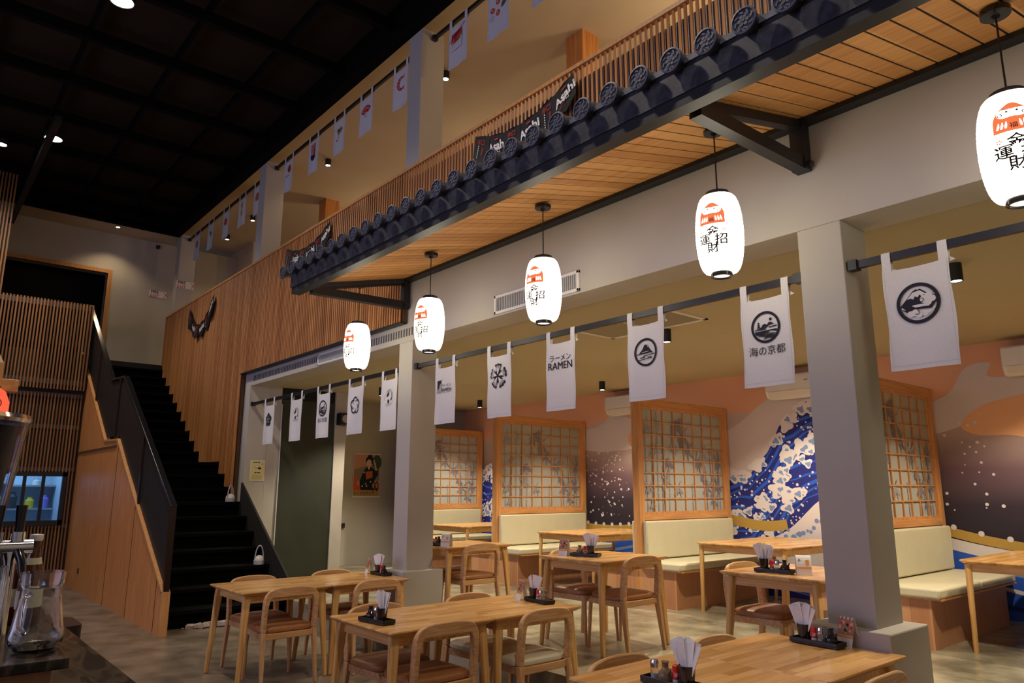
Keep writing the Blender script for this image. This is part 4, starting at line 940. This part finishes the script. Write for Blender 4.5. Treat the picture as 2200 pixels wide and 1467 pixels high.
def make_chair(loc, seatmat, label, group, rz=0):
    t = empty('dining_chair', loc, label, 'chair', group, rz)
    half = [(-.222, .43, .205, .034, .058), (-.222, .50, .212, .034, .058), (-.222, .58, .220, .036, .056), (-.220, .645, .226, .042, .052), (-.211, .695, .230, .052, .044), (-.190, .725, .235, .062, .034), (-.155, .738, .241, .072, .027), (-.08, .743, .250, .082, .023), (0, .744, .254, .084, .022)]
    full = half+[(-y, z, x, a, d) for y, z, x, a, d in half[-2::-1]]
    fine = []
    for i in range(len(full)-1):
        p0 = full[max(i-1, 0)]; p1 = full[i]; p2 = full[i+1]; p3 = full[min(i+2, len(full)-1)]
        for q in range(3):
            s = q/3; fine.append(tuple(.5*((2*b_)+(-a_+c_)*s+(2*a_-5*b_+4*c_-d_)*s*s+(-a_+3*b_-3*c_+d_)*s**3) for a_, b_, c_, d_ in zip(p0, p1, p2, p3)))
    fine.append(full[-1])
    b = MB(); sweep(b, [(x, y, z) for y, z, x, a, d in fine], [(a, d) for y, z, x, a, d in fine])
    b.build('backrest', [CHWY], t, bevel=.008, smooth=True)
    for s in (-1, 1):
        b = MB(); sweep(b, [(.262, s*.232, 0), (.235, s*.228, .2), (.205, s*.222, .43)], [(.024, .032), (.030, .044), (.034, .058)]); b.build('leg', CHW, t, bevel=.006, smooth=True)
        MB().tube([(-.215, s*.205, 0), (-.200, s*.20, .25), (-.190, s*.195, .405)], [.0125, .0165, .018], 12).build('leg', CHW, t, smooth=True)
    b = MB().box(-.20, -.176, -.19, .19, .37, .418).box(.19, .214, -.215, .215, .37, .418)
    for s in (-1, 1): b.bar((-.19, s*.195, .394), (.20, s*.215, .394), .022, .048)
    b.build('seat_frame', CHWY, t, bevel=.004)
    b = MB(); n = 40; prof = [(.95, .418), (1, .428), (1.005, .446), (.975, .460), (.90, .468), (.6, .474), (0, .476)]
    k = 0
    for s, z in prof:
        for j in range(n):
            a = 2*PI*j/n; c, d = math.cos(a), math.sin(a); e = 2/5.0
            x = .205*math.copysign(abs(c)**e, c)*s; y = .232*math.copysign(abs(d)**e, d)*s*(1+.05*x/.2); b.v.append(Vector((x, y, z)))
    for i in range(len(prof)-1):
        for j in range(n): b.f.append([i*n+j, i*n+(j+1) % n, (i+1)*n+(j+1) % n, (i+1)*n+j]); b.m.append(0)
    b.build('seat', seatmat, t, smooth=True)
    return t
P_ = .25
C_B = make_chair((-6.33, 2.72, 0), LEATH, 'tan-seated oak chair nearest the camera side of the leftmost double table', 'tan-seated oak chairs')
C_C = make_chair((-4.13, 3.60, 0), LEATHC, 'cream-seated oak chair on the near side of the middle double table', 'cream-seated oak chairs')
GT = 'tan-seated oak chairs'; GC = 'cream-seated oak chairs'
for x, y, z, lb in ((-6.33, 3.54, 0, 'tan-seated oak chair at the leftmost double table, in front of the left pillar'),
                    (-4.14, 2.77, 0, 'tan-seated oak chair on the near side of the middle double table'),
                    (-1.83, 3.52, 0, 'oak chair cut by the bottom edge at the right-hand table'),
                    (-4.47, 5.03, P_, 'tan-seated oak chair on the right of the raised square table between the pillars'),
                    (-6.48, 4.85, P_, 'tan-seated oak chair on the right of the raised table behind the left pillar')):
    dup(C_B, (x, y, z), lb, rz=0)
for x, y, z, lb in ((-6.83, 2.76, 0, 'oak chair on the stair side of the leftmost double table'), (-6.83, 3.56, 0, 'oak chair at the far corner of the leftmost double table'),
                    (-4.59, 2.79, 0, 'oak chair behind the middle double table, its back arc left of the napkins'),
                    (-2.28, 2.80, .02, 'oak chair behind the right-hand double table, nearer of the two'), (-2.28, 3.56, .02, 'oak chair behind the right-hand double table, farther of the two'),
                    (-4.93, 5.03, P_, 'tan-seated oak chair on the left of the raised square table between the pillars'),
                    (-6.96, 4.85, P_, 'tan-seated oak chair mostly hidden behind the left pillar'), (-3.15, 5.22, P_, 'tan-seated oak chair on the left of the raised table by the right pillar')):
    dup(C_B, (x, y, z), lb, rz=PI)
dup(C_C, (-4.59, 3.62, 0), 'cream-seated oak chair on the far side of the middle double table', rz=PI)
dup(C_C, (-2.69, 5.22, P_), 'pale-seated oak chair peeking out left of the right pillar', rz=0)

# ------------------------------------------------------------ tables
def rrect(x0, x1, y0, y1, r, n=6):
    P = []
    for cx, cy, a in ((x1-r, y1-r, 0), (x0+r, y1-r, 90), (x0+r, y0+r, 180), (x1-r, y0+r, 270)):
        for i in range(n+1): t = math.radians(a+90*i/n); P.append((cx+r*math.cos(t), cy+r*math.sin(t)))
    return P
def make_table(loc, w_, d_, h_, label, group, r=.018, booth=False, topm=None):
    t = empty('dining_table', loc, label, 'table', group)
    b = MB(); L = []
    for ins, z in ((.028, h_-.030), (.004, h_-.012), (0, h_-.008), (.002, h_)): L.append([(x, y, z) for x, y in rrect(-w_/2+ins, w_/2-ins, -d_/2+ins, d_/2-ins, r)])
    n = len(L[0])
    for q in L: b.v += [Vector(p) for p in q]
    for i in range(3):
        for j in range(n): b.f.append([i*n+j, i*n+(j+1) % n, (i+1)*n+(j+1) % n, (i+1)*n+j]); b.m.append(0)
    b.f.append(list(range(n))[::-1]); b.m.append(0); b.f.append([3*n+j for j in range(n)]); b.m.append(0)
    b.build('tabletop', topm or TABW, t)
    ax, ay = w_/2-.07, d_/2-.07; b = MB(); za, zb = h_-.095, h_-.03
    b.box(-ax, ax, -ay, -ay+.02, za, zb).box(-ax, ax, ay-.02, ay, za, zb).box(-ax, -ax+.02, -ay, ay, za, zb).box(ax-.02, ax, -ay, ay, za, zb)
    b.build('apron', TABX, t)
    for sx in (-1, 1):
        for sy in (-1, 1):
            b = MB()
            if booth: b.tube([(sx*(ax+.01), sy*(ay+.01), 0), (sx*ax, sy*ay, h_-.03)], [.020, .027], 14)
            else: sweep(b, [(sx*(w_/2-.025), sy*(d_/2-.02), 0), (sx*(w_/2-.045), sy*(d_/2-.045), h_*.45), (sx*(ax+.005), sy*(ay+.005), h_-.10), (sx*(ax-.005), sy*(ay-.005), h_-.03)], [(.034, .034), (.046, .040), (.062, .044), (.075, .044)])
            b.build('leg', TABE, t, bevel=0 if booth else .010, smooth=True)
    return t
GD = 'square oak tables pushed together in pairs'
T0 = make_table((-6.58, 2.725, 0), .80, .805, .75, 'nearer half of the leftmost double table, beside the black stairs', GD)
dup(T0, (-6.58, 3.535, 0), 'farther half of the leftmost double table, carrying the condiment tray by the pillar')
dup(T0, (-4.35, 2.79, 0), 'nearer half of the middle double table, with a tray on its near left corner')
dup(T0, (-4.35, 3.60, 0), 'farther half of the middle double table, with tray and menu card')
T1 = make_table((-2.055, 2.775, 0), .78, .795, .785, 'nearer half of the right-hand double table at the bottom edge', GD)
dup(T1, (-2.055, 3.573, 0), 'farther half of the right-hand double table, touching the right pillar plinth')
GS = 'square tables on the raised floor'
T2 = make_table((-4.69, 5.03, P_), .79, .88, .75, 'square table on the raised floor between the two pillars', GS)
dup(T2, (-6.71, 4.90, P_), 'square table on the raised floor behind the left pillar'); dup(T2, (-2.92, 5.24, P_), 'square table on the raised floor left of the right pillar')
GB = 'rounded booth tables'
T3 = make_table((-4.66, 7.95, P_), 1.16, 1.66, .75, 'booth table in front of the blue mural waves, right of the middle screen', GB, r=.10, booth=True)
for x, lb in ((-1.93, 'booth table at the right edge of the photo, beside the bench behind the right pillar'), (-7.38, 'booth table between the middle screen and the screen left of it'), (-10.15, 'farthest booth table, seen above the table behind the left pillar')): dup(T3, (x, 7.95, P_), lb)

# ------------------------------------------------------------ condiments
CER = mat('dark_ceramic', (.018, .013, .016), .12); CERB = mat('brown_ceramic', (.20, .125, .07), .3, noise=.5, nscale=60); TRAYM = mat('black_tray', (.012, .008, .007), .35)
CLR = mat('shaker_glass', (.9, .92, .92), .05, trans=1); SALT = mat('salt', (.85, .84, .82), .9); REDC = mat('red_cap', (.65, .03, .015), .35)
GL = {'tray': 'black condiment trays', 'cup': 'black napkin cups', 'napkins': 'folded white napkins', 'shaker': 'glass shakers', 'pot': 'soy sauce pots', 'spice': 'red-capped spice bottles', 'card': 'folded menu cards'}
def mk_tray():
    t = empty('condiment_tray', (0, 0, -5), 'x', 'tray', GL['tray'])
    MB().box(-.135, .135, -.048, .048, .006, .014).box(-.135, .135, -.048, -.041, .014, .032).box(-.135, .135, .041, .048, .014, .032).box(-.135, -.128, -.048, .048, .014, .032).box(.128, .135, -.048, .048, .014, .032).build('body', TRAYM, t, bevel=.002)
    MB().box(-.125, -.105, -.045, .045, 0, .006).box(.105, .125, -.045, .045, 0, .006).build('feet', TRAYM, t); return t
def mk_cup():
    t = empty('napkin_cup', (0, 0, -5), 'x', 'cup', GL['cup'])
    MB().lathe([(.024, 0), (.028, .003), (.036, .085), (.033, .085), (.026, .008), (0, .008)], 28).build('body', CER, t, smooth=True); return t
def mk_napkins(seed, n=7):
    r = random.Random(seed); b = MB()
    for i in range(n):
        a = -.42+.84*i/(n-1)+r.uniform(-.05, .05); off = -.014+.028*i/(n-1); hh = r.uniform(.118, .138); dy = r.uniform(-.012, .012); w0 = .022; w1 = .047
        c, s = math.cos(a*.62), math.sin(a*.62); base = Vector((off, dy*.5, 0)); dx = Vector((s, dy*1.2, c)).normalized(); tw = r.uniform(-.5, .5); sd = Vector((math.cos(tw)*c, math.sin(tw), -s)).normalized()
        p = [base-sd*w0, base+sd*w0, base+dx*hh+sd*w1, base+dx*(hh+.002)+sd*w1*.1+Vector((0, .004, 0)), base+dx*hh*.97-sd*w1]
        nn = dx.cross(sd)*.0012; b.add(p+[q+nn for q in p], [(0, 1, 2, 3, 4), (9, 8, 7, 6, 5), (0, 5, 6, 1), (1, 6, 7, 2), (2, 7, 8, 3), (3, 8, 9, 4), (4, 9, 5, 0)])
    o = b.build('napkins', PAPER, loc=(0, 0, -5)); return tag(o, 'x', 'napkins', GL['napkins'])
def mk_shaker():
    t = empty('salt_shaker', (0, 0, -5), 'x', 'shaker', GL['shaker'])
    MB().lathe([(.0165, 0), (.018, .003), (.018, .058), (.0165, .058), (.0165, .004), (0, .004)], 20).build('jar', CLR, t, smooth=True)
    MB().lathe([(.0158, .005), (.0158, .024), (0, .026)], 16).build('salt', SALT, t, smooth=True)
    MB().lathe([(.0185, .050), (.0185, .068), (.014, .080), (0, .083)], 20).build('lid', CHROME, t, smooth=True); return t
def mk_pot(m_):
    t = empty('soy_sauce_pot', (0, 0, -5), 'x', 'pot', GL['pot'])
    MB().lathe([(.018, 0), (.030, .006), (.034, .022), (.029, .040), (.016, .052), (.013, .062), (.014, .076), (.018, .080), (.016, .083), (0, .083)], 26).build('body', m_, t, smooth=True)
    MB().tube([(-.026, 0, .040), (-.040, 0, .052), (-.046, 0, .062)], [.009, .006, .004], 10).build('spout', m_, t, smooth=True); return t
def mk_spice():
    t = empty('spice_bottle', (0, 0, -5), 'x', 'bottle', GL['spice'])
    MB().lathe([(.013, 0), (.0145, .002), (.0145, .022), (0, .022)], 18).build('body', WHITE, t, smooth=True)
    b = MB().lathe([(.0147, .022), (.0147, .050), (.0135, .052), (0, .052)], 18)
    for k in range(4): b.stroke([(-.006+.004*k, -.004), (.002+.003*k, .010)], .002, lambda u, v: (.0152*math.cos(-1+u*66), .0152*math.sin(-1+u*66), .036+v), 1)
    b.build('label', [REDC, WHITE], t, smooth=True)
    MB().lathe([(.0135, .050), (.0145, .053), (.0140, .074), (.010, .078), (0, .078)], 18).build('cap', REDC, t, smooth=True); return t
def mk_card(kind):
    t = empty('menu_card', (0, 0, -5), 'x', 'menu card', GL['card']); r = random.Random(5)
    b = MB(); W = .05
    if kind == 0:
        for s in (-1, 1): b.prism([(-W, 0), (W, 0), (W, .145), (-W, .145)], lambda u, v: (u, s*(.034-.034*v/.145), v), lambda u, v: (u, s*(.034-.034*v/.145)+.0015*s, v), 0)
        for s in (-1, 1):
            f = lambda u, v, lay=1: (u, s*(.034-.034*v/.145+.002+.0006*lay), v)
            b.poly([(-W, .058), (W, .058), (W, .145), (-W, .145)], f, 1); b.poly([(-W, .044), (W, .044), (W, .056), (-W, .056)], f, 2)
            for i in range(12): b.disc((-.04+.08*r.random(), .068+.055*r.random()), r.uniform(.005, .011), lambda u, v: f(u, v, 2+i*.05), (3, 4, 4, 5)[i % 4], 8)
            for i in range(4): b.disc((-.038+.025*i, .140), .006, lambda u, v: f(u, v, 3), 0, 8)
    else:
        arch = [(.042*math.cos(a), .0+.135*math.sin(a)**.8) for a in lin(0.001, PI-.001, 13)]
        for (a, c), (d, e) in zip(arch, arch[1:]): b.add([(-W, a, c), (W, a, c), (W, d, e), (-W, d, e), (-W, a*.94, c*.98), (W, a*.94, c*.98), (W, d*.94, e*.98), (-W, d*.94, e*.98)], [(0, 1, 2, 3), (7, 6, 5, 4), (0, 3, 7, 4), (1, 5, 6, 2)], 0)
        f = lambda u, v, lay=1: (u, -(.044-.02*(v/.135)**2), v)
        b.poly([(-W*.95, .045), (W*.95, .045), (W*.95, .058), (-W*.95, .058)], f, 2); b.poly([(.012, .07), (.035, .07), (.035, .105), (.012, .105)], f, 2); b.stroke([(-.036, .108), (-.022, .110)], .003, f, 3); b.stroke([(-.036, .10), (-.02, .10)], .003, f, 3); b.stroke([(-.03, .112), (-.031, .09)], .003, f, 3)
    b.build('card', [WHITE, mat('card_photo', (.40, .20, .10), .4), mat('card_orange', (.75, .34, .07), .4), INK, mat('card_skin', (.75, .42, .28), .5), RED], t, fix=False); return t
PR = {'tray': mk_tray(), 'cup': mk_cup(), 'shaker': mk_shaker(), 'pot': mk_pot(CER), 'potb': mk_pot(CERB), 'spice': mk_spice(), 'card': mk_card(0), 'cardb': mk_card(1)}
NAP = [mk_napkins(s, n) for s, n in ((1, 7), (2, 6), (3, 5), (4, 2))]
def put(k, at, dx, dy, z, rz, label, spin=0):
    c, s = math.cos(rz), math.sin(rz); src = NAP[int(k[3])] if k.startswith('nap') else PR[k]
    o = dup(src, (at[0]+dx*c-dy*s, at[1]+dx*s+dy*c, at[2]+z), label, rz=rz+spin); return o
WH = [((-6.60, 3.86, .75), .0, ['card', 'cup', 'nap2', 'spice', 'pot'], 'at the leftmost double table', 'L'),
      ((-4.31, 2.50, .75), .12, ['pot', 'shaker', 'cup', 'nap1'], 'on the near corner of the middle double table', 'R'),
      ((-4.28, 3.88, .75), -.1, ['card', 'cup', 'nap3', 'spice', 'shaker', 'potb'], 'at the far end of the middle double table', 'L'),
      ((-2.045, 2.60, .785), .0, ['shaker', 'potb', 'spice', 'cup', 'nap0'], 'at the bottom edge of the right-hand double table', 'R'),
      ((-2.075, 3.865, .785), -.05, ['cup', 'nap0', 'spice', 'shaker', 'pot', 'card2'], 'beside the right pillar plinth', 'L'),
      ((-4.74, 4.86, 1.0), .33, ['card', 'potb', 'spice', 'cup', 'nap1'], 'on the raised table between the pillars', 'R'),
      ((-2.96, 4.98, 1.0), .12, ['cup', 'nap1', 'spice', 'shaker', 'pot', 'cardb'], 'on the raised table left of the right pillar', 'L'),
      ((-6.62, 4.55, 1.0), .0, ['spice', 'pot', 'cardb'], 'on the raised table behind the left pillar', 'R')]
NM = {'card': 'folded menu card with photo', 'card2': 'folded menu card with photo', 'cardb': 'arched white menu card', 'cup': 'black napkin cup', 'nap': 'fan of folded white napkins', 'spice': 'small red-capped spice bottle', 'shaker': 'glass salt shaker with chrome lid', 'pot': 'black glazed soy sauce pot', 'potb': 'speckled brown soy sauce pot'}
for at, rz, items, where, _ in WH:
    put('tray', at, 0, 0, 0, rz, 'black condiment tray '+where)
    its = [i for i in items if not i.startswith('card') and not i.startswith('nap')]; tot = {'cup': .078, 'shaker': .042, 'spice': .036, 'pot': .072, 'potb': .072}
    L = sum(tot[i] for i in its); x = -L/2
    for i in its:
        x += tot[i]/2; put(i, at, x, 0, .014, rz, NM[i]+' '+where, spin=(-.3 if i.startswith('pot') and items[0] == i else PI-.4 if i.startswith('pot') else 0))
        if i == 'cup':
            nk = [q for q in items if q.startswith('nap')][0]; put(nk, at, x, 0, .068, rz, NM['nap']+' '+where)
        x += tot[i]/2
    for q in items:
        if q.startswith('card'):
            dx, dy = {'card': (-.20, -.02), 'card2': (.15, .045), 'cardb': (.20, .03)}[q]
            if where.startswith('on the raised table behind'): dx, dy = .16, .0
            if q == 'card2': dx, dy = .11, .115
            put('card' if q == 'card2' else q, at, dx, dy, 0, rz, NM[q]+' '+where, spin=-.25 if q != 'cardb' else .5)
def kill(o):
    for c in list(o.children): kill(c)
    bpy.data.objects.remove(o)
for o in list(PR.values())+NAP: kill(o)

# ------------------------------------------------------------ dome lamps on the stairs
def dome(loc, label):
    t = empty('dome_lamp', loc, label, 'lamp', 'white dome lamps on the stairs')
    MB().lathe([(.068, 0), (.070, .05), (0, .05)], 24).build('base', mat('lamp_base', (.55, .53, .62), .5), t, smooth=True)
    MB().lathe([(.066*math.cos(a), .05+.066*math.sin(a)) for a in lin(0, PI/2, 9)], 24).build('dome', mat('dome_plastic', (.80, .80, .74), .4), t, smooth=True)
    MB().tube([(.0, .058*math.cos(a), .05+.19*math.sin(a)) for a in lin(0, PI, 15)], .009, 8).build('handle', mat('lamp_handle', (.45, .44, .52), .4), t, smooth=True); return t
d0 = dome((-9.93, 3.93, .6), 'white dome lamp with arched handle on a lower stair tread')
dup(d0, (-11.17, 3.92, 1.4), 'white dome lamp with arched handle higher up the stairs, beside the pier', rz=.5)

# ------------------------------------------------------------ bar counter and what stands on it
def marble():
    m = mat('dark_marble', (.02, .016, .013), .18, noise=0); n = m.node_tree.nodes; l = m.node_tree.links
    tc = n.new('ShaderNodeTexCoord'); wv = n.new('ShaderNodeTexNoise'); wv.inputs['Scale'].default_value = 6; wv.inputs['Detail'].default_value = 8; wv.inputs['Distortion'].default_value = 1.6
    mp = n.new('ShaderNodeMapping'); mp.inputs['Scale'].default_value = (.5, 2.2, 1); r = n.new('ShaderNodeValToRGB'); e = r.color_ramp.elements
    e[0].position, e[0].color = .44, (.010, .008, .007, 1); e[1].position, e[1].color = .62, (.014, .011, .009, 1); q = e.new(.51); q.color = (.07, .05, .03, 1)
    l.new(tc.outputs['Object'], mp.inputs[0]); l.new(mp.outputs[0], wv.inputs['Vector']); l.new(wv.outputs['Fac'], r.inputs[0]); l.new(r.outputs[0], n['Principled BSDF'].inputs['Base Color']); return m
t = empty('bar_counter', (-3, 0, 0), 'dark marble topped bar counter in the bottom left corner', 'counter')
MB().box(-2.6, 2.0, -1.2, .555, 1.06, 1.10).build('worktop', marble(), t, bevel=.004)
MB().box(-2.5, 1.9, -1.1, .44, 0, 1.06).build('body', PANW, t)
t = empty('serving_plinth', (-2.5, .1, 1.10), 'low timber plinth with a dark marble slab on the bar counter', 'plinth')
MB().box(-.42, .40, -.42, .25, 0, .075).build('box', BENW, t); MB().box(-.44, .435, -.45, .28, .075, .10).build('slab', MAT['dark_marble'], t, bevel=.003)
t = empty('glass_jug', (-2.20, .325, 1.20), 'clear glass jug with a handle at the front of the bar plinth', 'jug')
MB().lathe([(.034, 0), (.050, .006), (.060, .022), (.0605, .036), (.055, .060), (.048, .11), (.0445, .148), (.045, .152), (.0485, .158), (.0495, .186), (.0455, .186), (.0445, .160), (.0415, .150), (.0445, .11), (.051, .060), (.0565, .036), (.055, .024), (.043, .012), (0, .010)], 36).build('body', GLASS, t, smooth=True)
MB().tube([(.036, -.028, .138), (.056, -.042, .134), (.062, -.046, .11), (.062, -.046, .07), (.048, -.034, .050)], .0065, 10).build('handle', GLASS, t, smooth=True)
BRG = mat('brown_glass', (.10, .030, .006), .08, spec=.8)
def bottle(loc, label):
    t = empty('brown_bottle', loc, label, 'bottle', 'brown bottles on the bar plinth')
    MB().lathe([(.030, 0), (.034, .006), (.034, .125), (.028, .155), (.016, .190), (.0135, .235), (.0155, .240), (.0155, .248), (0, .249)], 24).build('body', BRG, t, smooth=True)
    MB().lathe([(.0158, .238), (.0172, .243), (.0165, .256), (0, .258)], 20).build('cap', WHITE, t, smooth=True)
    MB().lathe([(.0346, .05), (.0346, .10)], 24).build('label', mat('bottle_label', (.60, .56, .40), .6), t, smooth=True); MB().lathe([(.0225, .172), (.0185, .190)], 24).build('neck_label', MAT['bottle_label'], t, smooth=True); return t
b0 = bottle((-2.60, .355, 1.20), 'brown beer bottle on the bar plinth, right of the pair'); dup(b0, (-2.68, .315, 1.20), 'brown beer bottle on the bar plinth, left of the pair')
t = empty('beer_tower', (-2.52, .115, 1.20), 'black beer dispensing tower with clear sleeve and yellow star at the left edge', 'beer dispenser')
MB().lathe([(.10, 0), (.10, .02), (.05, .04), (.05, .20), (.12, .24), (0, .24)], 36).build('base', STEELP, t, smooth=True)
MB().lathe([(.112, .24), (.150, .56), (0, .56)], 48).build('cylinder', mat('tower_black', (.002, .002, .006), .35, spec=.25), t, smooth=True)
MB().lathe([(.135, .24), (.176, .575), (.170, .575), (.130, .24)], 48).build('sleeve', mat('thin_clear_plastic', (.8, .8, .85), .02, trans=1, ior=1.08), t, smooth=True)
MB().lathe([(.178, .57), (.182, .580), (.176, .592), (.10, .600), (0, .602)], 48).build('rim', CHROME, t, smooth=True)
b = MB(); st_ = []
for k in range(10): a = PI/2+k*PI/5; r = .085 if k % 2 == 0 else .034; st_.append((r*math.cos(a), r*math.sin(a)))
def sf(u, v): a = .35+u/.135; r = .1155+.038*((v+.385-.24)/.32)+.001; return (r*math.cos(a), r*math.sin(a), .385+v)
for i in range(10): b.add([sf(0, 0), sf(*st_[i]), sf(*st_[(i+1) % 10])], [(0, 1, 2)])
b.build('star', mat('star_yellow', (.70, .55, .05), .5), t, fix=False)
t = empty('beer_tap', (-2.40, .27, 1.20), 'chrome beer tap cross with black handles at the left edge', 'tap')
MB().tube([(0, 0, 0), (0, 0, .235)], .016, 16).tube([(0, -.09, .235), (0, .05, .235)], .019, 16).build('column', CHROME, t, smooth=True)
for y in (-.035, .015):
    MB().tube([(.0, y, .25), (.0, y, .275)], .016, 14).build('valve', CHROME, t, smooth=True); MB().tube([(0, y, .275), (.0, y, .345)], [.010, .014], 12).build('handle', STEELP, t, smooth=True)
    MB().tube([(.0, y, .235), (.035, y+.01, .20), (.05, y+.015, .16)], [.012, .011, .009], 12).build('spout', STEELP, t, smooth=True)
tag(MB().lathe([(.024, 0), (.026, .004), (.030, .20), (.028, .20), (.024, .006), (0, .006)], 24).build('beer_glass', GLASS, loc=(-2.24, .225, 1.20), smooth=True), 'tall clear glass beside the beer taps at the left edge', 'glass')
t = empty('torii_stand', (-2.84, .205, 1.20), 'pale timber gate-shaped stand rising behind the beer tower', 'stand')
b = MB(); b.box(-.028, .028, -.028, .028, 0, .785); b.add([(-.028, -.028, .785), (.028, -.028, .785), (.028, .028, .785), (-.028, .028, .785), (0, 0, .845)], [(0, 1, 4), (1, 2, 4), (2, 3, 4), (3, 0, 4)]); b.build('post', TABE, t, bevel=.002)
MB().box(-.020, .020, -.30, .075, .695, .735).build('crossbar', TABX, t, bevel=.002); MB().box(-.028, .028, -.26, -.21, 0, .785).build('post', TABE, t, bevel=.002); MB().box(-.06, .06, -.33, .06, 0, .02).build('foot', TABX, t)
t = empty('red_lantern', (-2.72, .195, 1.83), 'small glowing red paper lantern at the left edge', 'lantern')
b = MB().lathe([(.03, -.062), (.045, -.052), (.058, -.02), (.058, .02), (.045, .052), (.03, .062)], 28); f = lambda u, v, lay=1: ((.0595)*math.cos(-.1+u/.06), .0595*math.sin(-.1+u/.06), v)
b.ring((.03, .012), .010, .013, f, 1, 16); b.stroke([(.022, .012), (.038, .014)], .003, f, 1); b.stroke([(.02, -.018), (.036, -.014), (.034, -.03)], .005, f, 1); b.build('shade', [emis('red_lantern_paper', (1, .13, .06), 1.0), mat('lantern_brush', (.12, .01, .01), .9)], t, smooth=True, fix=False)
MB().tube([(0, 0, .06), (-.04, 0, .08), (-.09, 0, .10)], .002, 5).build('cord', BLACK, t); MB().lathe([(.03, .060), (.032, .068), (0, .068)], 20).build('cap', STEELP, t)
t = empty('bar_stool', (-5.62, .86, 0), 'dark padded bar stool beyond the counter', 'stool')
MB().prism(rrect(-.20, .20, -.19, .19, .06), lambda u, v: (u, v, .66), lambda u, v: (u, v, .75)).build('seat', mat('stool_leather', (.018, .010, .012), .25), t, bevel=.015, smooth=True)
for sx in (-1, 1):
    for sy in (-1, 1): MB().tube([(sx*.19, sy*.19, 0), (sx*.14, sy*.14, .66)], .014, 10).build('leg', BLACK, t, smooth=True)
MB().tube([(.175, .175, .22), (-.175, .175, .22), (-.175, -.175, .22), (.175, -.175, .22), (.175, .175, .22)], .009, 8).build('footrest', BLACK, t, smooth=True)
